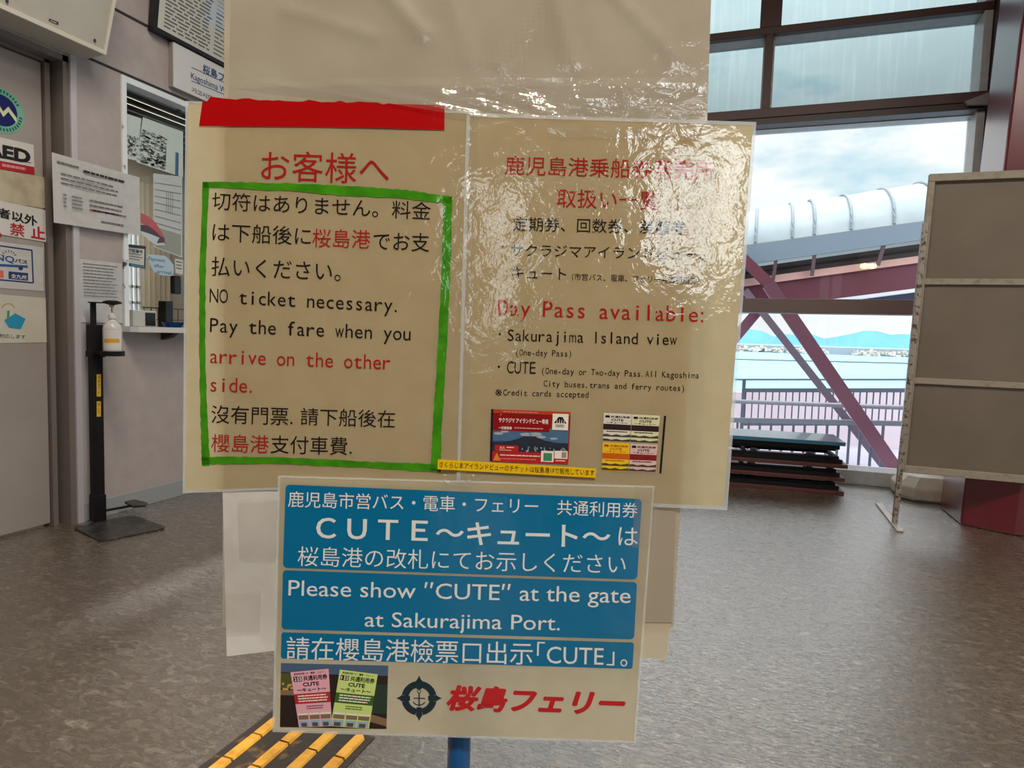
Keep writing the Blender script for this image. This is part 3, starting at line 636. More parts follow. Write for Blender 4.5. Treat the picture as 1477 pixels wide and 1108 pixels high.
ed.build('front_rim', m_boxedge, bx)
def on_box(x, y, off=0.):
    r = ray(x, y); n = np.array([.508, 0, -.145]); n /= np.linalg.norm(n); p0 = np.array([WALL+.155, 0, 2.272]); o = np.array([0, 0, H])
    return o + ((p0+n*off-o) @ n)/(r @ n)*r
b_ = Print(on_box, .002).poly([(71, 26.5), (84.5, 32), (84, 36), (70.5, 30)], principled('nameplate dark', (50, 46, 44), .4)); b_.dashes([(72, 28.5), (83.5, 33.2), (83, 35), (71.5, 30)], .1, .2, .95, .8, 1, i_w, 2, .8); b_.build('nameplate', bx)
for x, y in ((10, 1.5), (136.5, 58.5)):
    c = on_box(x, y, .0); MB().lathe((c[0], c[1], c[2]), [(.006, -.006), (.006, .006)], 10).build('screw', m_dark, bx)
# framed notice hanging tilted
fp = thing('framed_poster', 'black framed pale poster of fine print high on the wall above the ticket window', 'poster', (WALL, 3.4, 2.57))
Y0, Y1 = 2.79, 4.5; z0, z1, t0, t1 = 2.56, 3.5, .045, .155
MB().hexa([(WALL+.004, Y0, z0), (WALL+t0, Y0, z0), (WALL+t0, Y1, z0), (WALL+.004, Y1, z0)], [(WALL+t1-.045, Y0, z1), (WALL+t1, Y0, z1), (WALL+t1, Y1, z1), (WALL+t1-.045, Y1, z1)]).build('frame', principled('black frame', (26, 23, 22), .4), fp)
fX = lambda z: WALL+t0+(z-z0)/(z1-z0)*(t1-t0)
m_print = principled('pale printed sheet', (206, 200, 188), .45)
MB().add([(fX(z)+.0015, y, z) for y, z in ((Y0+.022, z0+.02), (Y1-.02, z0+.02), (Y1-.02, z1-.02), (Y0+.022, z1-.02))], [(0, 1, 2, 3)]).build('printed_sheet', m_print, fp)
m_grey = principled('grey print', (96, 92, 90), .5); m_bluep = principled('blue grey print', (150, 168, 190), .5)
mb = MB()
def fprect(y0, y1, zz0, zz1, mat, lay=1): mb.add([(fX(z)+.0015+lay*.0006, y, z) for y, z in ((y0, zz0), (y1, zz0), (y1, zz1), (y0, zz1))], [(0, 1, 2, 3)], mat)
for i in range(26):
    z = 2.60+i*.019; y = 2.85
    while y < 3.16: wd = random.uniform(.02, .09); fprect(y, min(y+wd, 3.17), z, z+.008, m_grey); y += wd+.012
for i in range(20):
    z = 2.60+i*.022; y = 3.20
    while y < 3.60: wd = random.uniform(.03, .12); fprect(y, min(y+wd, 3.6), z, z+.007, m_bluep if i > 10 else m_grey); y += wd+.012
fprect(3.12, 3.45, 2.74, 2.87, principled('pale blue print', (196, 204, 212), .5), .5)
mb.build('printed_text', None, fp)
# wharf name sign box
m_sign = principled('white sign acrylic', (214, 210, 206), .35); m_side = principled('sign side grey', (150, 142, 138), .5)
ws = thing('name_sign', 'white wall sign with blue lettering naming the wharf, above the ticket window', 'sign', (WALL, 3.6, 2.31))
MB().box(WALL+.002, WALL+.03, 2.925, 4.4, 2.315, 2.555).build('sign_box', m_side, ws); MB().box(WALL+.030, WALL+.034, 2.93, 4.4, 2.315, 2.555).build('sign_face', m_sign, ws)
def on_ws(x, y, off=0.): return on_x(x, y, WALL+.034+off)
m_sblue = principled('sign blue', (52, 74, 112), .4)
P = Print(on_ws, .001)
P.text('桜島フェリー', 292.5, 91.5, 356, 121, 14, m_sblue, 1, bold=.02, drift=0).text('Kagoshima Wharf', 275.5, 104, 341, 133, 12, m_sblue, 1, bold=.008, drift=0).text('가고시마 부두', 276.5, 125, 325, 147, 8, m_grey, 1, bold=.02, drift=0)
P.ribbon([(276, 97), (350, 131)], [1, 1], m_sblue).ribbon([(276, 116.5), (345, 145)], [1, 1], m_sblue); P.build('printed_text', ws)
# door notices
def notice(name, label, cat, mapf, q, mat, th=.002, off=.001):
    c = mapf(sum(p[0] for p in q)/4, q[3][1], off); t_ = thing(name, label, cat, c)
    slab(mapf, q, off, th).build('paper_sheet' if th < .0015 else 'plate', mat, t_); return t_
m_plate = principled('white plate', (204, 200, 192), .4); m_pap = film('matt notice paper', (206, 202, 198), .15, .05, .2, 1.5, grain=((198, 194, 190), 30))
m_blk = principled('black print', (24, 22, 22), .5); m_rd = principled('red print', (170, 26, 38), .5); m_navy = principled('navy print', (28, 44, 96), .5)
# round emblem
em = thing('sticker', 'round green and navy sticker with zigzag peaks on the grey door', 'sticker', on_door(0, 190))
c0 = on_door(2, 159, .0015); E2 = MB(); m_teal = principled('teal print', (112, 176, 152), .5); m_yel = principled('pale yellow print', (206, 208, 158), .5); m_dn = principled('deep navy print', (14, 22, 92), .4)
def disc(r, off, mat, n=40): E2.add([(c0[0]+off, c0[1]+r*math.cos(k*2*math.pi/n), c0[2]+r*math.sin(k*2*math.pi/n)) for k in range(n)], [tuple(range(n))], mat)
rE = float(on_door(34, 165)[1]-c0[1]); disc(rE, 0, m_teal); disc(rE*.7, .0006, m_dn)
zz = [(-.66, -.2), (-.3, .38), (.07, -.16), (.3, .14), (.66, -.26)]; dy = .12
E2.add([(c0[0]+.0012, c0[1]+a*rE, c0[2]+(bq+s*dy)*rE) for s in (1, -1) for a, bq in zz], [(i, i+1, 6+i, 5+i) for i in range(4)], m_yel)
E2.build('emblem', None, em)
m_dgreen = principled('dark green print', (30, 92, 76), .5)
tb = MB()
for k_ in range(26):
    a = -2.2+k_*.17; 
    if -.1 < a < .5: continue
    r0, r1 = rE*.78, rE*.92; tb.add([(c0[0]+.0014, c0[1]+r*math.cos(x), c0[2]+r*math.sin(x)) for r, x in ((r0, a), (r1, a), (r1, a+.09), (r0, a+.09))], [(0, 1, 2, 3)], m_dgreen)
tb.build('printed_text', None, em)
q = [(-48, 187), (48.5, 209), (50, 252), (-48, 236)]
ae = notice('door_sign', 'white AED sign with red band on the grey door', 'sign', on_door, q, m_plate)
P = Print(on_door, .0035); P.text('AED', -22, 203, 44, 217, 20, m_blk, 1, bold=.05, drift=.02); P.poly([(-48, 223), (49.5, 241), (50, 252), (-48, 236)], m_rd); P.poly([(-48, 219), (45, 234.4), (45, 235.5), (-48, 220.2)], m_blk)
P.dashes([(-40, 226), (46, 241.5), (46, 250), (-40, 235)], .5, .25, 1, .8, 1, principled('pale red print', (214, 140, 146), .5), 2, .8); P.build('printed_text', ae)
q = [(-48, 236), (72, 257), (74, 302), (-48, 285)]
notice('blank_card', 'blank cream card on the door between the AED sign and the no entry sign', 'card', on_door, q, principled('cream card', (188, 176, 152), .6, noise=((166, 152, 128), 7, .4, .6)), .0012)
q = [(-48, 280), (75, 305), (77, 351), (-48, 330)]
ne = notice('door_sign', 'white no entry sign with black and red characters on the grey door', 'sign', on_door, q, m_plate, .003)
P = Print(on_door, .005); P.text('関係者以外', -41, 289, 54, 312.5, 15, m_blk, 1, bold=.03, drift=.02); P.text('立', -66, 312, -48, 314, 19, m_rd, 1).text('入', -24, 319, 4, 323, 19, m_rd, 1, bold=.04).text('禁', 14, 320.5, 35.5, 324, 18.5, m_rd, 1, bold=.016, drift=.02).text('止', 44.5, 325, 65, 328.5, 18, m_rd, 1, bold=.03, drift=.02); P.build('printed_text', ne)
q = [(-48, 342), (62.5, 357), (63, 420), (-48, 412)]
sq_ = notice('door_sign', 'white bus pass sticker with blue bus mark on the grey door', 'sticker', on_door, q, m_pap, .0012)
P = Print(on_door, .003)
for a, b2 in (((-40, 349), (46, 361)), ((46, 361), (48, 408)), ((48, 408), (-40, 400))): P.ribbon([a, b2], [2, 2], m_navy)
P.text('SUNQ', -27, 363, 21, 370.5, 10.5, principled('blue print', (40, 78, 130), .4), 1, bold=.02).text('バス', 21.5, 372.5, 40, 375.5, 6, m_blk, 1, bold=.03)
for k_ in range(7): a = math.radians(160-k_*23); P.ribbon([(12.5+8.5*math.cos(a), 371-7*math.sin(a)), (12.5+12*math.cos(a), 371-10.5*math.sin(a))], [1, 1], m_navy, 1)
P.poly([(-30, 379), (40, 383), (40, 386.5), (-30, 382.5)], principled('blue print', (40, 78, 130), .4), 1).poly([(12+18+3.5*math.cos(k_*.785), 387+3*math.sin(k_*.785)) for k_ in range(8)], m_navy, 2)
P.poly([(12.5, 391.5), (40.5, 394), (40.5, 405), (12.5, 402)], m_navy, 1).text('全九州', 16, 394.5, 38, 397, 6.5, m_plate, 2, bold=.02).poly([(-20, 388), (5, 390.5), (5, 401), (-20, 398)], principled('orange red print', (214, 96, 76), .5), 1); P.build('printed_text', sq_)
q = [(-48, 421), (66, 430), (67.5, 494), (-48, 496)]
hn = notice('door_sign', 'laminated cream notice with a blue pouch drawing on the grey door', 'sign', on_door, q, film('cream notice laminate', (206, 198, 180), .1, .10, .08, 1.6), .0012)
P = Print(on_door, .003); P.poly([(6, 462), (22, 452), (37, 460), (30, 475), (13, 473)], principled('blue drawing', (30, 140, 176), .5), 1).poly([(10.5, 448), (14, 448), (13.5, 463), (10, 463)], principled('green drawing', (60, 140, 100), .5), 2)
P.ribbon([(12+9*math.cos(a*.3), 445-7*math.sin(a*.3)) for a in range(11)], [1.4]*11, principled('beige drawing', (186, 140, 110), .5), 1).text('で対応します', -8, 481, 37, 483, 6, m_grey, 1, bold=.01); P.build('printed_text', hn)
# taped papers on the wall
q = [(74.5, 219.5), (201, 256), (202.5, 340), (77.5, 321)]
n1_ = thing('notice_paper', 'crinkled white notice taped across the door trim and the ticket window edge', 'notice', on_wall(140, 330, .03))
sheet_mesh(on_wall, q, .028, 16, 10, lambda a, b: .006*math.sin(a*9+b*3)*.4+.004*a*b).build('paper_sheet', m_pap, n1_)
P = Print(on_wall, .0345); m_gt = principled('grey lettering', (104, 98, 98), .5)
P.dashes(q, .06, .10, .34, .16, 1, m_gt).dashes(q, .36, .13, .85, .2, 1, m_blk, 3, .5).dashes(q, .10, .26, .8, .46, 3, m_gt, 3, .3).dashes(q, .12, .56, .16, .78, 4, m_gt, 3, .35).dashes(q, .22, .56, .36, .78, 4, m_gt, 3, .35).dashes(q, .42, .56, .88, .78, 3, m_gt, 3, .3).dashes(q, .45, .7, .8, .76, 1, principled('faded red print', (176, 110, 110), .5), 3, .5).dashes(q, .55, .86, .85, .92, 1, m_gt); P.build('printed_text', n1_)
q = [(112, 373), (176, 380), (177, 466), (115, 465)]
n2_ = thing('notice_paper', 'white typed notice on the wall behind the hand sanitizer stand', 'notice', on_wall(145, 466, .004))
sheet_mesh(on_wall, q, .004, 8, 10, lambda a, b: .003*math.sin(b*5+a*2)+.003).build('paper_sheet', m_pap, n2_)
P = Print(on_wall, .0115); P.dashes(q, .12, .06, .92, .62, 11, m_gt, 3, .25); P.build('printed_text', n2_)

# ------------------------------------------------------------------ ticket window
m_chrome = principled('bright aluminium frame', (226, 230, 232), .25, noise=((70, 72, 74), 9, .60, .66))
tw = root_structure('window_20', (WALL-.05, 3.3, ZT0))
MB().box(WALL-.10, WALL+.012, YT0, YT0+.028, ZT0, ZT1).box(WALL-.10, WALL+.012, YT0+.028, YT1, ZT1-.032, ZT1).box(WALL-.10, WALL+.012, YT1-.03, YT1, ZT0, ZT1-.032).build('window_frame', m_chrome, tw, bevel=.003)
MB().box(WALL-.072, WALL-.068, YT0+.028, YT1-.03, 1.30, ZT1-.03).build('pane', m_clear, tw)
def on_glass(x, y, off=0.): return on_x(x, y, WALL-.066+off)
sh = MB()
for i in range(7):
    z = 2.235-i*.035; sh.hexa([(WALL-.12, YT0+.03, z-.016), (WALL-.10, YT0+.03, z-.016), (WALL-.112, YT0+.03, z+.014), (WALL-.13, YT0+.03, z+.014)], [(WALL-.12, YT1-.03, z-.016), (WALL-.10, YT1-.03, z-.016), (WALL-.112, YT1-.03, z+.014), (WALL-.13, YT1-.03, z+.014)])
shr = tag(sh.build('roller_shutter', principled('dark shutter slats', (44, 38, 35), .35)), 'dark slatted roller shutter rolled up in the top of the ticket window', 'shutter')
def glass_paper(name, label, cat, q, mat, off=.002): 
    t_ = thing(name, label, cat, on_glass(sum(p[0] for p in q)/4, max(p[1] for p in q), off)); slab(on_glass, q, off, .001).build('paper_sheet', mat, t_); return t_
m_map = principled('pale map print', (196, 206, 198), .4); m_mapd = principled('map green grey print', (112, 124, 118), .5)
q = [(180, 163), (204, 171), (198, 232), (180, 228)]
t_ = glass_paper('wall_map', 'narrow pale map sheet at the left of the ticket window glass', 'map', q, m_map); P = Print(on_glass, .0045)
for k_ in range(150): a, bb = random.random()*.85, .45+random.random()*.45; P.rect(q, a, bb, a+random.uniform(.03, .14), bb+random.uniform(.01, .05), random.choice([m_mapd, m_plate]), 1)
P.build('printed_map', t_)
q = [(206, 169), (264, 190), (264, 256), (197, 234)]
t_ = glass_paper('wall_map', 'wide pale map sheet covering the upper ticket window glass', 'map', q, m_map, .004); P = Print(on_glass, .0065)
for k_ in range(320): a, bb = random.random()*.62, .25+random.random()*.70; P.rect(q, a, bb, a+random.uniform(.02, .1), bb+random.uniform(.01, .035), random.choice([m_mapd, m_mapd, m_plate]), 1)
P.rect(q, .83, .5, .9, 1, principled('map blue strip', (62, 96, 130), .5), 2).rect(q, .62, .1, .82, .85, m_map, 2); P.build('printed_map', t_)
q = [(221, 250), (263, 255), (263, 372), (221, 356)]
t_ = glass_paper('notice_paper', 'grey white ruled sheet hung inside the ticket window glass', 'notice', q, principled('ruled sheet', (190, 194, 190), .5), .003); P = Print(on_glass, .0055)
for k_ in range(9): P.rect(q, .05, .12+k_*.09, .95, .128+k_*.09, m_mapd, 1)
for k_ in range(4): P.rect(q, .45+k_*.07, .22, .462+k_*.07, .48, m_grey, 2)
P.rect(q, .1, .72, .95, .98, principled('dim green print', (150, 154, 142), .5), 2); P.build('printed_text', t_)
# fan with a red mountain
q = None; fn = thing('paper_fan', 'fan shaped card with a red mountain on the ticket window glass', 'card', on_glass(222, 354, .006)); P = Print(on_glass, .008)
arc = [(203, 307), (210, 310), (218, 315), (226, 323), (233, 334), (238, 345), (239, 354)]
P.poly([(203, 307)]+arc[1:]+[(225, 354), (203, 337)], principled('fan pale', (196, 206, 210), .5), 0).poly(arc[:]+[(233, 346), (220, 330), (203, 322)], principled('fan red', (186, 92, 96), .5), 1).poly([(203, 324), (213, 325), (224, 333), (232, 341), (237, 343), (237, 350), (226, 351), (230, 343), (218, 338), (203, 333)], principled('fan mauve dark', (84, 62, 68), .5), 2)
P.build('fan_card', fn)
q = [(182, 352), (210.5, 355), (209.5, 388), (181.5, 383)]
cs = glass_paper('small_sign', 'small navy and white framed sign at the lower left of the ticket window', 'sign', q, principled('dark teal frame', (30, 52, 66), .4), .005); P = Print(on_glass, .0075)
P.rect(q, .05, .14, .93, .86, m_plate, 1).qtext('確認番号', q, .12, .2, .85, .36, m_blk, 2, bold=.03); P.dashes(q, .1, .4, .88, .75, 3, m_grey, 2, .35).rect(q, .25, .88, .95, .97, principled('teal stripe', (70, 124, 140), .5), 2); P.build('printed_text', cs)
q = [(211, 367), (251, 374), (249, 398), (221, 395)]
bu = thing('note', 'pale blue speech bubble note with handwriting in the ticket window', 'note', on_glass(232, 398, .008)); P = Print(on_glass, .009)
P.poly([(212, 369), (216, 367), (238, 369), (244, 374), (250, 382), (251, 392), (248, 398), (232, 397), (222, 392), (217, 383)], principled('pale blue card', (176, 198, 212), .5), 0)
P.text('Payment', 214, 370, 238, 373.5, 7, m_navy, 2, shear=.1).text('after', 222.5, 380, 237, 382.5, 5, m_navy, 2).text('arrival', 226, 388.5, 247, 391, 5.5, m_navy, 2); P.build('note_card', bu)
q = [(252, 373), (264, 375), (264, 397), (253, 394)]
t_ = glass_paper('note', 'small white note beside the blue bubble note in the ticket window', 'note', q, m_plate, .005); P = Print(on_glass, .0075); P.dashes(q, .15, .15, .9, .8, 3, m_grey, 1, .3); P.build('printed_text', t_)
# counter shelf with bracket
ct = thing('counter', 'white ticket counter shelf below the window', 'counter', (WALL+.05, 3.3, .955))
cl = MB(); zc0, zc1 = .957, .985
ring_ = [(WALL-.42, YT0+.03), (WALL+.001, YT0+.03), (WALL+.001, YT0-.02), (WALL+.07, YT0-.02), (WALL+.105, YT0), (WALL+.125, YT0+.04), (WALL+.13, 4.05), (WALL-.42, 4.02)]
cl.hexa([(x, y, zc0) for x, y in ring_], [(x, y, zc1) for x, y in ring_]); cl.build('shelf_top', principled('white worn laminate', (206, 204, 202), .35), ct)
for y in (2.86, 3.5): MB().hexa([(WALL+.002, y, .957), (WALL+.10, y, .957), (WALL+.06, y, .93), (WALL+.002, y, .915)], [(WALL+.002, y+.035, .957), (WALL+.10, y+.035, .957), (WALL+.06, y+.035, .93), (WALL+.002, y+.035, .915)]).build('bracket', principled('dark brown bracket', (62, 38, 34), .5), ct)

# office behind the ticket window
XO = -5.45
m_off = principled('cream office wall', (196, 188, 172), .8)
oy0, oy1 = float(on_x(181, 420, XO)[1]), float(on_x(207, 420, XO)[1]); oz0, oz1 = .75, 2.0
ow = MB().box(XO-.1, XO, 1.4, oy0, -.3, 2.7).box(XO-.1, XO, oy0, oy1, -.3, oz0).box(XO-.1, XO, oy0, oy1, oz1, 2.7).box(XO-.1, XO, oy1, 8.0, -.3, 2.7)
ow.box(XO, WALL-.15, 7.9, 8.0, -.3, 2.7).box(XO, WALL-.15, 1.3, 1.4, -.3, 2.7).box(WALL-.15, WALL-.05, YW+.28, 8.0, -.3, 2.7)
struct('wall_office', ow, m_off); struct('ceiling_office', MB().box(XO-.1, WALL-.15, 1.3, 8, 2.7, 2.8), m_ceil); struct('floor_office', MB().box(XO-.1, WALL-.15, 1.3, 8, -.3, 0), principled('office floor', (120, 112, 104), .6))
ofr = root_structure('window_21', (XO, (oy0+oy1)/2, oz0)); f_ = MB()
for i in range(5): y = oy0+(oy1-oy0)*i/4; f_.box(XO-.06, XO-.03, y-.007, y+.007, oz0, oz1)
for z in (oz0+.01, 1.05, 1.2, 1.35, oz1): f_.box(XO-.06, XO-.03, oy0, oy1, z-.012, z+.012)
f_.build('window_frame', principled('office window grille', (222, 226, 228), .5), ofr); MB().box(XO-.05, XO-.046, oy0, oy1, oz0, oz1).build('pane', m_clear, ofr)
cu0, cu1 = float(on_x(203, 420, XO+.1)[1]), float(on_x(243, 420, XO+.1)[1]); cm = MB(); n = 60
pts = [(XO+.10+.03*math.sin(i/n*34), cu0+(cu1-cu0)*i/n) for i in range(n+1)]
cm.add([(x, y, z) for z in (.55, 2.3) for x, y in pts], [(i, i+1, n+2+i, n+1+i) for i in range(n)])
tag(cm.build('curtain', film('cream curtain cloth', (214, 204, 182), .4, .0, .6), smooth=True), 'cream pleated curtain beside the office window, seen through the ticket window', 'curtain')
ol = thing('ceiling_light', 'white ceiling light inside the ticket office', 'light', (-4.4, 4.0, 2.7)); MB().box(-4.5, -4.3, 3.4, 4.6, 2.64, 2.7).build('housing', m_white_metal, ol); MB().box(-4.48, -4.32, 3.42, 4.58, 2.63, 2.64).build('diffuser', m_lamp, ol)
a = bpy.data.lights.new('tube_light', 'AREA'); a.shape = 'RECTANGLE'; a.size = .15; a.size_y = 1.1; a.energy = 22; a.color = (1, .96, .88); ao = bpy.data.objects.new('tube_light', a); COL.objects.link(ao); ao.parent = ol; ao.location = (0, 0, -.09)
# a few things on and over the counter
def on_in(x, y, X=WALL-.28): return on_x(x, y, X)
def box_px(x0, y0, x1, y1, X, dx, z0=None):
    p, q = on_x(x0, y0, X), on_x(x1, y1, X); lo = min(p[2], q[2]) if z0 is None else z0
    return (X-dx, X, min(p[1], q[1]), max(p[1], q[1]), lo, max(p[2], q[2]))
dtray = thing('paper_tray', 'white tray of papers on the ticket counter', 'tray', on_in(208, 458)); v = box_px(192, 447, 226, 459, WALL-.20, .16, .986)
MB().box(*v).build('tray_body', m_plate, dtray, bevel=.004); MB().box(v[1], v[1]+.002, v[2]+.5*(v[3]-v[2]), v[3]-.01, v[4]+.005, v[5]-.012).build('tray_label', m_blk, dtray)
v = box_px(239, 434, 250, 466, WALL-.22, .06, .986); bk = tag(MB().box(*v).build('desk_organizer', principled('black plastic', (20, 20, 20), .35), bevel=.004), 'black desk organizer on the ticket counter beside the blue dish', 'organizer')
v = box_px(247, 456, 270, 466, WALL-.08, .1, .986); cmn = ((v[0]+v[1])/2, (v[2]+v[3])/2)
tag(MB().lathe((cmn[0], cmn[1], .986), [(.045, 0), (.062, .03), (.058, .03), (.042, .006), (.001, .006)], 24).build('coin_dish', principled('blue plastic', (36, 84, 156), .35)), 'blue plastic dish on the ticket counter', 'dish')
v = box_px(250.5, 397, 262, 425, WALL-.10, .03); tag(MB().box(*v).build('intercom', principled('black device plastic', (18, 18, 22), .3), bevel=.008), 'black intercom hanging at the right of the ticket window opening', 'intercom')
p = on_x(228, 442, WALL-.30); rk = MB()
for i in range(9): y = p[1]-.1+i*.05; rk.tube([(WALL-.30, y, .986), (WALL-.30, y, 1.10)], .003, 6)
rk.tube([(WALL-.30, p[1]-.11, 1.10), (WALL-.30, p[1]+.31, 1.10)], .004, 6).tube([(WALL-.30, p[1]-.11, 1.03), (WALL-.30, p[1]+.31, 1.03)], .004, 6)
tag(rk.build('wire_rack', principled('bronze wire', (96, 84, 70), .4)), 'brown wire rack behind the paper tray in the ticket office', 'rack')

# ------------------------------------------------------------------ hand sanitizer stand
m_bk = principled('matt black steel', (9, 8, 8), .6, spec=.3); m_bkp = principled('scuffed black base', (46, 44, 42), .35, noise=((92, 88, 84), 22, .5, .75))
PX, PY = -3.045, 2.412; ang = math.atan2(-.103, .316)
ds = thing('sanitizer_stand', 'black foot operated hand sanitizer stand beside the grey door', 'stand', (-2.857, 2.372, 0), ang)
cr_ = [(-3.055, 2.283), (-2.739, 2.18), (-2.644, 2.465), (-2.980, 2.561)]
pl = []
for i in range(4):
    p, a_, b_2 = Vector(cr_[i]), Vector(cr_[i-1]), Vector(cr_[(i+1) % 4]); u, v2 = (a_-p).normalized()*.04, (b_2-p).normalized()*.04
    for k_ in range(6): tt = k_/5; pl.append(tuple((p+u)*(1-tt)**2+p*2*tt*(1-tt)+(p+v2)*tt*tt))
MB().hexa([(x, y, .0) for x, y in pl], [(x, y, .008) for x, y in pl]).build('base_plate', m_bkp, ds, bevel=.002)
ux, uy = Vector((math.cos(ang), math.sin(ang), 0)), Vector((-math.sin(ang), math.cos(ang), 0)); C_ = Vector((PX, PY, 0))
def obx(du0, du1, dv0, dv1, z0, z1):
    c = [C_+ux*a+uy*b for a, b in ((du0, dv0), (du1, dv0), (du1, dv1), (du0, dv1))]; return [(p.x, p.y, z0) for p in c], [(p.x, p.y, z1) for p in c]
MB().hexa(*obx(-.025, .025, -.025, .025, .008, .86)).build('post', m_bk, ds, bevel=.003)
MB().hexa(*obx(-.029, .029, -.029, .029, .008, .14)).build('post_foot', m_bk, ds, bevel=.003)
MB().hexa(*obx(-.030, .030, -.030, .030, .845, .99)).hexa(*obx(-.033, .033, -.033, .033, .83, .86)).build('sleeve', m_bk, ds, bevel=.003)
MB().hexa(*obx(-.008, .008, -.018, .004, .99, 1.10)).build('push_rod', m_bk, ds)
bc = on_x(162.5, 505, -2.93); BX, BY = bc[0], bc[1]
arm = MB(); arm.bar((PX, PY-.03, 1.098), (BX, BY+.05, 1.098), .03, .006).lathe((BX, BY, 1.088), [(.012, 0), (.04, .008), (.04, .016), (.02, .022)], 20).build('press_arm', m_bk, ds)
MB().bar((PX, PY, .853), (BX, BY, .853), .07, .012).lathe((BX, BY, .84), [(.052, 0), (.052, .024), (.048, .024), (.048, .006), (.001, .006)], 28).build('bottle_holder', m_bk, ds)
pd = on_floor(197, 727, .06); MB().hexa([(pd[0]+a, pd[1]+b, .05+.01*c) for a, b, c in ((-.06, -.02, 1), (.02, -.04, 0), (.06, .0, 0), (.03, .04, 0), (-.05, .03, 1))], [(pd[0]+a, pd[1]+b, .062+.01*c) for a, b, c in ((-.06, -.02, 1), (.02, -.04, 0), (.06, .0, 0), (.03, .04, 0), (-.05, .03, 1))]).build('foot_pedal', m_bkp, ds)
MB().bar((PX, PY, .05), (pd[0], pd[1], .055), .02, .008).build('pedal_bar', m_bk, ds)
def on_post(x, y, off=0.):
    r = ray(x, y); n = np.array([-uy.x, -uy.y, 0.]); n = n if n @ r < 0 else -n
    best = None
    for nn, dd in ((np.array([uy.x, uy.y, 0])*-1, .0255), (np.array([ux.x, ux.y, 0]), .0255)):
        if nn @ r < 0:
            p0 = np.array(C_)+nn*(dd+off); o = np.array([0, 0, H]); p = o+((p0-o) @ nn)/(r @ nn)*r
            loc = p-np.array(C_); 
            if abs(loc @ np.array(ux)) < .027+off and abs(loc @ np.array(uy)) < .027+off: best = p
    return best if best is not None else p
m_yl = principled('yellow warning tape', (222, 180, 40), .4)
for y0, y1, tx in ((540, 572, '消毒液です'), (579, 601, '踏んで')):
    P = Print(lambda x, y, o=0.: on_post(x, y, .0006+o), 0.); xs = (139.5, 145.5)
    P.poly([(xs[0], y0), (xs[1], y0), (xs[1], y1), (xs[0], y1)], m_yl)
    for i, ch in enumerate(tx): hh = (y1-y0-3)/len(tx); P.text(ch, xs[0]+1, y0+1.5+i*hh, xs[1]-1, y0+1.5+i*hh, hh*.85, m_blk, 2, drift=0)
    P.build('warning_label', ds)['label'] = 'yellow vertical label'
# bottle
btl = thing('pump_bottle', 'clear pump bottle of hand sanitizer with yellow label, in the black stand', 'bottle', (BX, BY, .847))
m_bot = principled('translucent bottle plastic', (206, 202, 200), .2, alpha=.9); m_pump = principled('white pump plastic', (208, 204, 200), .3)
MB().lathe((BX, BY, .847), [(.040, 0), (.042, .006), (.042, .125), (.038, .142), (.022, .160), (.014, .166), (.014, .175)], 28).build('body', m_bot, btl, smooth=True)
MB().lathe((BX, BY, 1.022), [(.017, 0), (.017, .018), (.010, .024), (.005, .028), (.005, .055), (.012, .056), (.012, .066)], 20).bar((BX, BY, 1.083), (BX+.035, BY-.012, 1.081), .009).build('pump', m_pump, btl, smooth=False)
dirc = math.atan2(-BY, -BX)
def wrap(z0, z1, a0, a1, mat, name, r=.0428):
    n = 14; A = [dirc+a0+(a1-a0)*i/n for i in range(n+1)]; MB().add([(BX+r*math.cos(a), BY+r*math.sin(a), z) for z in (z0, z1) for a in A], [(i, i+1, n+2+i, n+1+i) for i in range(n)], mat).build(name, None, btl)
wrap(.87, .965, -1.0, 1.0, principled('label paper', (214, 208, 202), .4), 'paper_label'); wrap(.905, .925, -.9, .75, principled('amber label', (214, 160, 44), .4), 'amber_band', .0431)

# ================================================================== TACTILE PAVING
m_tac = principled('worn dark tactile plate', (56, 48, 42), .5, noise=((150, 112, 50), 16, .56, .72), bump=(60, .002)); m_bar = principled('yellow tactile bar', (236, 176, 66), .45, noise=((206, 140, 48), 30, .45, .7))
def tactile(Y1, lab):
    t_ = thing('tactile_block', lab, 'tactile paving', (-.97, Y1-.15, 0), 0, 'yellow barred tactile blocks on the floor')
    MB().box(-1.125, -.818, Y1-.30, Y1, 0, .003).build('plate', m_tac, t_, bevel=.001)
    for X in (-1.085, -1.005, -.925, -.85):
        mb = MB(); L = .096
        for i in range(3):
            y1 = Y1-.012-i*.098; y0 = y1-L+.004; rr_ = .012
            ring_ = [(X+rr_*math.cos(a), y1-rr_+rr_*math.sin(a)) for a in [k_*math.pi/6 for k_ in range(7)]] if i == 0 else [(X+rr_, y1), (X-rr_, y1)]
            ring_ += [(X-rr_, y0), (X+rr_, y0)]
            mb.hexa([(X+(x-X)*1.25, y, .003) for x, y in ring_], [(x, y, .0085) for x, y in ring_])
        mb.build('raised_bar', m_bar, t_)
    return t_
tactile(1.378, 'yellow barred tactile floor block at the end of the strip, under the blue poster')
tactile(1.078, 'yellow barred tactile floor block next nearer along the strip')

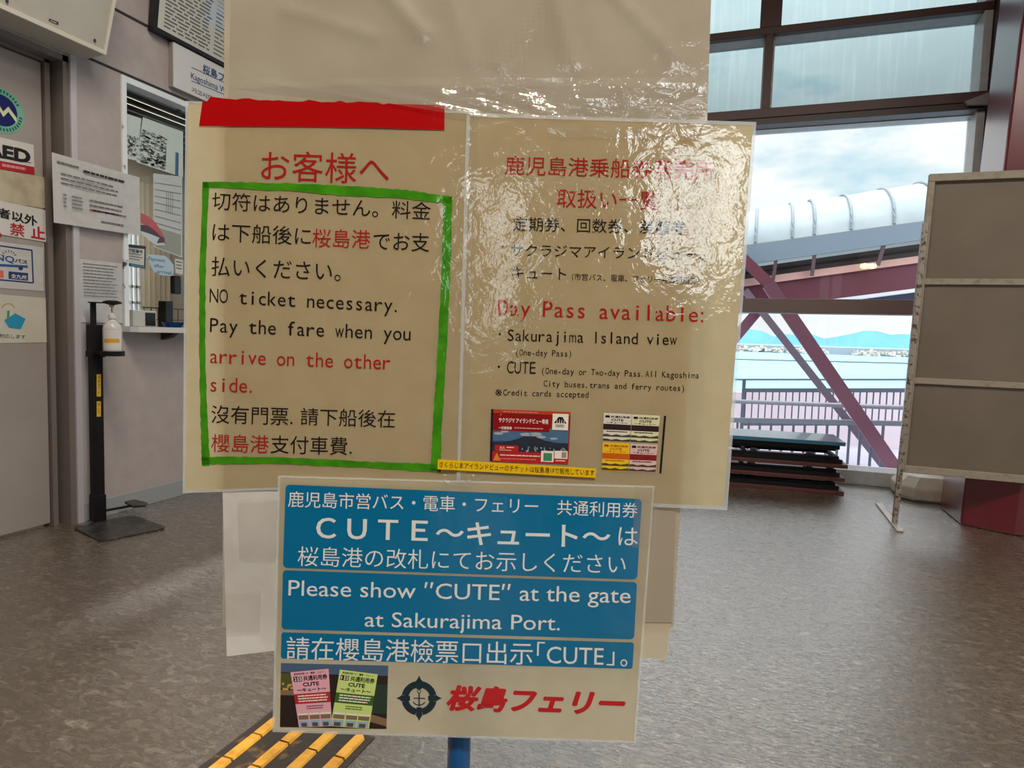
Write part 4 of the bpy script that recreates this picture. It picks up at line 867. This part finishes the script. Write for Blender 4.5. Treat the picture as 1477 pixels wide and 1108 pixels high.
# ================================================================== RIGHT SIDE: notice board, column, base, tables
m_wbf = principled('dull beige board frame', (148, 136, 120), .5, noise=((120, 108, 92), 20, .5, .7)); m_wb = principled('dull beige board panel', (112, 99, 84), .6, noise=((104, 91, 76), 3, .35, .65))
m_leg = principled('pitted chrome tube', (168, 156, 142), .35, metal=.5, noise=((84, 66, 54), 38, .5, .62))
WY = 4.20
nb = thing('notice_board', 'back of a beige three panel notice board on a metal stand by the window', 'notice board', (1.7, WY, 0))
TL, BL = on_y(1341, 251, WY), on_y(1297, 681, WY); Wd = 1.75
TR, BR = TL+np.array([Wd, 0, -.004]), BL+np.array([Wd, 0, -.012])
def bd(a, b): return (TL*(1-a)+TR*a)*(1-b)+(BL*(1-a)+BR*a)*b
def bslab(a0, b0, a1, b1, y0, y1): c = [bd(a0, b0), bd(a1, b0), bd(a1, b1), bd(a0, b1)]; return [p+np.array([0, y0, 0]) for p in c], [p+np.array([0, y1, 0]) for p in c]
MB().hexa(*bslab(.01, .01, .99, .99, .018, .026)).build('panel', m_wb, nb)
f2 = MB()
for a0, b0, a1, b1 in ((0, 0, 1, .025), (0, .975, 1, 1), (0, .025, .017, .975), (.983, .025, 1, .975)): f2.hexa(*bslab(a0, b0, a1, b1, -.004, .03))
f2.build('frame', m_wbf, nb, bevel=.003)
for bq in (.352, .684): MB().hexa(*bslab(.017, bq-.010, .983, bq+.010, .002, .018)).build('cross_rail', m_wbf, nb, bevel=.002)
for s in (0, 1):
    fo = on_y(1290, 756, WY); tp_ = on_y(1334, 322, WY); dx = Wd+.05 if s else 0
    a_ = np.array([fo[0]+dx, WY-.005, .012]); b_2 = np.array([tp_[0]+dx+(.06 if s else 0), WY-.005, tp_[2]])
    lg = MB().bar(a_, b_2, .027, .03, up=(0, 1, 0)).build('post', m_leg, nb, bevel=.003); lg['label'] = 'pitted metal post'
    MB().bar((a_[0], WY-.16, .006), (a_[0], WY+.50, .006), .035, .01).build('foot_bar', principled('bright steel foot', (196, 190, 182), .3, metal=.4), nb, bevel=.002)
# maroon column, leaning
m_col = principled('maroon painted steel column', (104, 8, 30), .3, noise=((96, 7, 27), 4, .4, .6), coat=1.)
m_col.node_tree.nodes['Principled BSDF'].inputs['Coat IOR'].default_value = 1.5; m_col.node_tree.nodes['Principled BSDF'].inputs['Coat Roughness'].default_value = .25
cb = [(1.183, 4.372), (1.40, 4.245), (2.0, 4.30), (2.05, 4.80), (1.178, 4.793)]
kx = (1.251-1.183)/1.995
struct('column', MB().hexa([(x, y, 0) for x, y in cb], [(x+kx*4.1, y, 4.1) for x, y in cb]), m_col, bevel=.012)
# white base weight
m_wp = principled('off white plastic', (212, 202, 186), .45, noise=((196, 186, 170), 9, .4, .6))
c_ = on_floor(1335, 709); c_ = (1.19, 5.10)
def octo(rx, ry, z, k_=.38): return [(c_[0]+x*rx, c_[1]+y*ry, z) for x, y in ((-1, -1+k_), (-1+k_, -1), (1-k_, -1), (1, -1+k_), (1, 1-k_), (1-k_, 1), (-1+k_, 1), (-1, 1-k_))]
wbz = MB(); rings = [octo(.20, .19, 0), octo(.215, .205, .02), octo(.215, .205, .085), octo(.15, .14, .15), octo(.06, .06, .165)]
wbz.add([p for r in rings for p in r], [(i*8+k_, i*8+(k_+1) % 8, (i+1)*8+(k_+1) % 8, (i+1)*8+k_) for i in range(4) for k_ in range(8)]+[tuple(range(8))[::-1], tuple(range(32, 40))])
pbz = thing('pole_base', 'off white plastic weighted base on the floor behind the notice board', 'base', (c_[0], c_[1], 0))
wbz.build('body', m_wp, pbz, bevel=.01); MB().lathe((c_[0], c_[1], .16), [(.028, 0), (.028, .03), (.02, .03), (.02, 0)], 20).build('socket', m_wp, pbz)
# stacked folding tables
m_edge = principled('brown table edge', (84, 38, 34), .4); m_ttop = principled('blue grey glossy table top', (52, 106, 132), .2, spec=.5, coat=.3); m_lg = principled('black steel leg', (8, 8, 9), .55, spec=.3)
CX, CY = .645, 4.868; an = math.radians(4.5); tu = Vector((-math.cos(an), -math.sin(an), 0)); tv = Vector((-math.sin(an), math.cos(an), 0))
def table(z, legs_up, label, sx=0., sy=0., lg_n=1):
    o_ = Vector((CX+sx, CY+sy, 0)); Lt, Wt = 1.8, .40
    c = o_+tu*Lt/2+tv*Wt/2; t_ = thing('folding_table', label, 'table', (c.x, c.y, z), 0, 'folded tables stacked by the window')
    def bx3(mb, u0, u1, v0, v1, z0, z1):
        k4 = [o_+tu*a+tv*b for a, b in ((u0, v0), (u1, v0), (u1, v1), (u0, v1))]; mb.hexa([(p.x, p.y, z0) for p in k4], [(p.x, p.y, z1) for p in k4]); return mb
    zb = z if legs_up else z+.062
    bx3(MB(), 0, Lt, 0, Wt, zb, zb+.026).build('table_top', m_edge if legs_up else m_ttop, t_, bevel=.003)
    zl = zb+.026 if legs_up else zb-.062
    for u0 in (.05, .98):
        mb = MB()
        for vv in (.04, Wt-.065):
            k1, k2 = o_+tu*u0+tv*(vv+.012), o_+tu*(u0+.72)+tv*(vv+.012)
            mb.bar((k1.x, k1.y, zl+.034), (k2.x, k2.y, zl+.026), .026, .026)
        for uu in (u0+.015, u0+.60):
            k1, k2 = o_+tu*uu+tv*.04, o_+tu*uu+tv*(Wt-.04); mb.bar((k1.x, k1.y, zl+.032), (k2.x, k2.y, zl+.032), .024, .024)
        for uu in (.12, .5): bx3(mb, u0+uu, u0+uu+.04, .05, Wt-.05, zl if legs_up else zl+.036, zl+.026 if legs_up else zl+.062)
        mb.build('folded_leg', m_lg, t_)
    bx3(MB(), .03, Lt-.03, .022, .034, zl if legs_up else zl+.034, zl+.028 if legs_up else zl+.062).build('apron', m_lg, t_)
    return t_
table(0, True, 'lowest folded table of the stack by the window, brown edge on the floor')
table(.090, True, 'second folded table from the bottom of the stack by the window, brown edge', .0, .0)
table(.180, True, 'third folded table from the bottom of the stack by the window, brown edge', .012)
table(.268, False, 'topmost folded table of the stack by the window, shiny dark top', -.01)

# ================================================================== OUTSIDE
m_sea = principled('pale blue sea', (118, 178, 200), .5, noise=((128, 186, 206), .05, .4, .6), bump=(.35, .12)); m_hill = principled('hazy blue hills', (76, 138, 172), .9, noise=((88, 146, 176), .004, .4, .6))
struct('sea', MB().box(-3000, 5000, 30, 3200, -5.5, -5), m_sea, origin=(0, 0, -5.5))
hm = MB(); n = 80; tops = []
for i in range(n+1):
    X = -1500+i*50; tops.append((X, 48+14*math.sin(i*.5)+9*math.sin(i*1.3+1)+6*math.sin(i*2.9)-X*.004))
hm.add([(X, 3000, -5) for X, z in tops]+[(X, 3150, z) for X, z in tops]+[(X, 3300, -5) for X, z in tops], [(i, i+1, n+2+i, n+1+i) for i in range(n)]+[(n+1+i, n+2+i, 2*n+3+i, 2*n+2+i) for i in range(n)])
struct('hills', hm, m_hill)
bw = thing('breakwater', 'long grey breakwater of pale rocks far out across the water', 'breakwater', (40, 450, -5)); m_conc = principled('pale concrete', (176, 172, 168), .8)
pA, pB = np.array([-30, 452, -5.]), np.array([140, 452, -5.])
MB().box(-60, 200, 452, 460, -5, -.6).build('quay_wall', principled('grey quay concrete', (140, 148, 156), .8), bw)
rb = MB()
for i in range(420):
    X = random.uniform(-40, 130); 
    if 45 < X < 58: continue
    Y = random.uniform(436, 452); s = random.uniform(.6, 1.5); z = -5+(Y-436)/16*2.2+random.random()*1.2; a = random.random()*6
    rb.bar((X-s*math.cos(a), Y-s*math.sin(a), z), (X+s*math.cos(a), Y+s*math.sin(a), z+random.uniform(-.5, .8)), s*1.2, s)
ro = rb.build('rubble', principled('pale breakwater rock', (196, 190, 184), .8, noise=((150, 142, 136), .4, .45, .6)), bw); ro['kind'] = 'stuff'
# quay deck and railing just outside
m_deck = principled('pale lilac deck', (176, 172, 190), .6)
struct('ground_deck', MB().box(-6, 6, YW+.28, 10.2, -.5, -.30), m_deck)
m_rail = principled('blue grey steel railing', (104, 116, 130), .45); m_pale = principled('pale pinkish parapet', (224, 210, 217), .7)
YR = 8.3
def oy(x, y, Y=YR): return tuple(on_y(x, y, Y))
def ext(a, b, l, r):                          # extend a measured line to both sides
    a, b = np.array(a), np.array(b); d = (b-a)/np.linalg.norm(b-a); return tuple(a-d*l), tuple(b+d*r)
rl = thing('railing', 'blue grey balustrade along the quay outside the window', 'railing', (.7, YR, -.30))
a, b2 = ext(oy(1066, 547.5), oy(1300, 547.5), .05, 1.5); MB().tube([a, b2], .011, 8).build('top_rail', m_rail, rl)
a, b2 = ext(oy(1074, 563), oy(1300, 563), .0, 1.5); MB().bar(a, b2, .045, .045).build('upper_rail', m_rail, rl)
a3, b3 = ext(oy(1072, 612), oy(1300, 612), .0, 1.5); MB().bar(a3, b3, .03, .03).build('lower_rail', m_rail, rl)
p = oy(1073.5, 548); MB().bar(p, (p[0], p[1], -.30), .04, .04).build('post', m_rail, rl)
for i in range(40):
    x = 1076+i*9.7
    if x > 1420: break
    t_, d_ = oy(x, 564), oy(x, 611); MB().bar(t_, (t_[0], t_[1], d_[2]), .014, .014).build('baluster', m_rail, rl)
pp_ = thing('pipe_rail', 'grey pipe rail in front of the quay balustrade', 'rail', (.6, 7.6, -.30)); Yp = 7.6
a, b2 = ext(oy(1060, 579, Yp), oy(1300, 588, Yp), 4.2, 1.2); MB().tube([a, b2], .024, 10).build('top_pipe', principled('pale pipe', (150, 152, 162), .35), pp_)
a, b2 = ext(oy(1060, 606, Yp), oy(1300, 611, Yp), 4.2, 1.2); MB().bar(a, b2, .05, .05).build('lower_bar', principled('blue grey bar', (128, 136, 148), .45), pp_)
for i in range(14):
    x = 1064+i*16.2; t_ = oy(x, 608, Yp); MB().bar(t_, (t_[0], t_[1], -.30), .024, .024).build('post', m_rail, pp_)
tag(MB().hexa([oy(600, 566, 9.6), oy(1420, 566, 9.6), oy(1420, 655, 9.6), oy(600, 655, 9.6)], [tuple(np.array(oy(x, y, 9.6))+np.array([0, .15, 0])) for x, y in ((600, 566), (1420, 566), (1420, 655), (600, 655))]).build('parapet', m_pale), 'pale pinkish parapet wall behind the quay balustrade', 'parapet')
a, b2 = ext(oy(1065, 518.5, 10.5), oy(1300, 524, 10.5), 3, 4); tag(MB().tube([a, b2], .008, 6).build('cable', principled('dark cable', (60, 56, 62), .5)), 'thin dark cable stretched across the view of the water', 'cable')
# covered boarding bridge
YB = 11.0
br_ = thing('boarding_bridge', 'covered boarding bridge with curved pale metal roof outside the window', 'bridge', (1, YB, -.3)); 
def line(pa, pb, Y): 
    A, B = on_y(*pa, Y), on_y(*pb, Y); return lambda X: A[2]+(B[2]-A[2])*(X-A[0])/(B[0]-A[0])
eave = line((1160, 342), (1323, 320), YB); zf = line((1160, 370), (1323, 347), YB); zp1 = line((1119, 395), (1316, 368.5), YB); zp0 = line((1119, 405.5), (1317, 378.5), YB); zg = line((1184, 433), (1312, 416.5), YB)
ridge = line((1087, 312), (1335, 272), YB+2.4)
X0, X1 = -9.0, 7.5
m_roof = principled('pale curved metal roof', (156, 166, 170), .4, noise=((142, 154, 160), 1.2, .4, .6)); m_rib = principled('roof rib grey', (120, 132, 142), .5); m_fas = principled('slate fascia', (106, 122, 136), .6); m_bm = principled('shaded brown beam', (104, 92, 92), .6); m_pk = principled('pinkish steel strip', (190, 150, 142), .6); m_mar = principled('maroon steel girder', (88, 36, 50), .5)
def arc_pt(X, t_, lift=0.):                   # t 0 eave .. 1 ridge, bulging outwards
    Y = YB+2.4*(1-math.cos(t_*math.pi/2)); z = eave(X)+(ridge(X)-eave(X))*math.sin(t_*math.pi/2); return (X, Y-lift*.5, z+lift)
mb = MB(); nx, ntt = 120, 12; vs = []
for i in range(nx+1):
    for j in range(ntt+1):
        X = X0+(X1-X0)*i/nx; p = arc_pt(X, j/ntt, .012*math.sin(X*9+j)*math.sin(j*.7)); vs.append(p)
mb.add(vs, [(i*(ntt+1)+j, (i+1)*(ntt+1)+j, (i+1)*(ntt+1)+j+1, i*(ntt+1)+j+1) for i in range(nx) for j in range(ntt)])
back = [(X0, YB+2.4, ridge(X0)), (X1, YB+2.4, ridge(X1)), (X1, YB+4.6, eave(X1)), (X0, YB+4.6, eave(X0))]; mb.add(back, [(0, 1, 2, 3)])
mb.build('roof', m_roof, br_, smooth=True)
for xx in (1090, 1143, 1175, 1228, 1290, 1352, 1415):
    X = on_y(xx, 345-(xx-1090)*.12, YB)[0]; MB().tube([arc_pt(X, j/12, .015) for j in range(13)], .022, 6).build('roof_rib', m_rib, br_)
def strip(f0, f1, Y, th): return MB().hexa([(X0, Y, f0(X0)), (X1, Y, f0(X1)), (X1, Y, f1(X1)), (X0, Y, f1(X0))], [(X0, Y+th, f0(X0)), (X1, Y+th, f0(X1)), (X1, Y+th, f1(X1)), (X0, Y+th, f1(X0))])
strip(zf, lambda X: eave(X)-.01, YB, .06).build('fascia', m_fas, br_)
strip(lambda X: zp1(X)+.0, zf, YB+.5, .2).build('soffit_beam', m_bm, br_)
strip(lambda X: zp1(X)+.10, lambda X: zp1(X)+.13, YB+.45, .05).build('beam_flange', principled('dark flange', (58, 50, 54), .6), br_)
strip(zp0, zp1, YB+.2, .1).build('pink_strip', m_pk, br_); strip(zg, zp0, YB+.25, .12).build('girder', m_mar, br_)
strip(lambda X: zg(X)-.05, zg, YB+.15, .2).build('girder_flange', principled('pale flange', (196, 200, 210), .5), br_)
zi = line((1184, 446), (1312, 440), YB+.8)
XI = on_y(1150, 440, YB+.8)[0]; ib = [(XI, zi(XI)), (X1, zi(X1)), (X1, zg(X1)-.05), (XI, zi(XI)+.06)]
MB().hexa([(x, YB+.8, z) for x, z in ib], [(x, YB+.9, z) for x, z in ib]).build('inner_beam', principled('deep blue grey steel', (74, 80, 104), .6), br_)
for (xa_, ya_), (xb_, yb_) in (((1120, 370), (1115, 404)), ((1175, 366), (1171, 398)), ((1275, 352), (1266, 383))):
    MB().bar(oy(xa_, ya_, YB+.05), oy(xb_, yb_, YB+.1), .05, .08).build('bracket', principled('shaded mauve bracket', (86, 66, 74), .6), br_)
MB().bar(oy(1070, 372, YB-.1), oy(1112, 412, YB-.1), .16, .16).build('brace', m_mar, br_)
for x in (1246, 1257):  # two small glowing yellow blobs set against the girder
    c = oy(x, 384.5, YB+.1); l_ = MB().lathe((c[0], c[1]-.06, c[2]-.04), [(.005, 0), (.05, .01), (.06, .04), (.05, .07), (.005, .08)], 16).build('yellow_blob', principled('glowing yellow blob', (255, 230, 150), .4, emis=((255, 226, 150), 1.4)), br_)
# diagonal braces between the window and the railing
m_brA = principled('maroon diagonal brace', (132, 86, 104), .5); m_brB = principled('grey mauve brace', (126, 112, 128), .5)
def brace(p0, p1, Y, wd, mat, label, up=.35):
    a, b2 = np.array(oy(*p0, Y)), np.array(oy(*p1, Y)); a, b2 = ext(a, b2, up, .0); tag(MB().bar(a, b2, wd, wd, up=(0, 1, 0)).build('steel_brace', mat), label, 'brace', 'slanting steel braces outside the window')
brace((1137, 452), (1300, 690), 7.2, .125, m_brA, 'thick maroon slanting brace outside the window')
brace((1103, 455), (1285, 686), 7.9, .075, m_brB, 'thin grey slanting brace left of the thick maroon brace')
brace((1092, 450), (1040, 512), 8.0, .11, m_brA, 'short maroon brace sloping the other way, at the edge of the glossy poster', .05)

# ------------------------------------------------------------------ pieces that belong to a part sit under that part
def nest(thing_name, part, pieces):
    for o in list(bpy.data.objects):
        if o.parent is None and o.name.split('.')[0] == thing_name:
            host = [c for c in o.children if c.name.split('.')[0] == part]
            if not host: continue
            for c in list(o.children):
                if c.name.split('.')[0] in pieces: c.parent = host[0]
for tn in ('poster', 'notice_paper', 'small_sign'): nest(tn, 'paper_sheet', ('printed_text', 'ticket_picture', 'green_border', 'blue_panel', 'printed_logo', 'emblem'))
nest('label_strip', 'tape_strip', ('printed_text',)); nest('door_sign', 'plate', ('printed_text',)); nest('door_sign', 'paper_sheet', ('printed_text',)); nest('name_sign', 'sign_face', ('printed_text',))
nest('framed_poster', 'printed_sheet', ('printed_text',)); nest('sticker', 'emblem', ('printed_text',)); nest('wall_map', 'paper_sheet', ('printed_map',)); nest('note', 'paper_sheet', ('printed_text',))
nest('wall_box', 'housing', ('nameplate', 'screw', 'front_rim')); nest('sanitizer_stand', 'post', ('warning_label', 'post_foot')); nest('sanitizer_stand', 'foot_pedal', ('pedal_bar',)); nest('pump_bottle', 'body', ('paper_label', 'amber_band'))
nest('paper_tray', 'tray_body', ('tray_label',)); nest('folding_table', 'table_top', ('apron',)); nest('boarding_bridge', 'roof', ('roof_rib',)); nest('boarding_bridge', 'girder', ('girder_flange',))
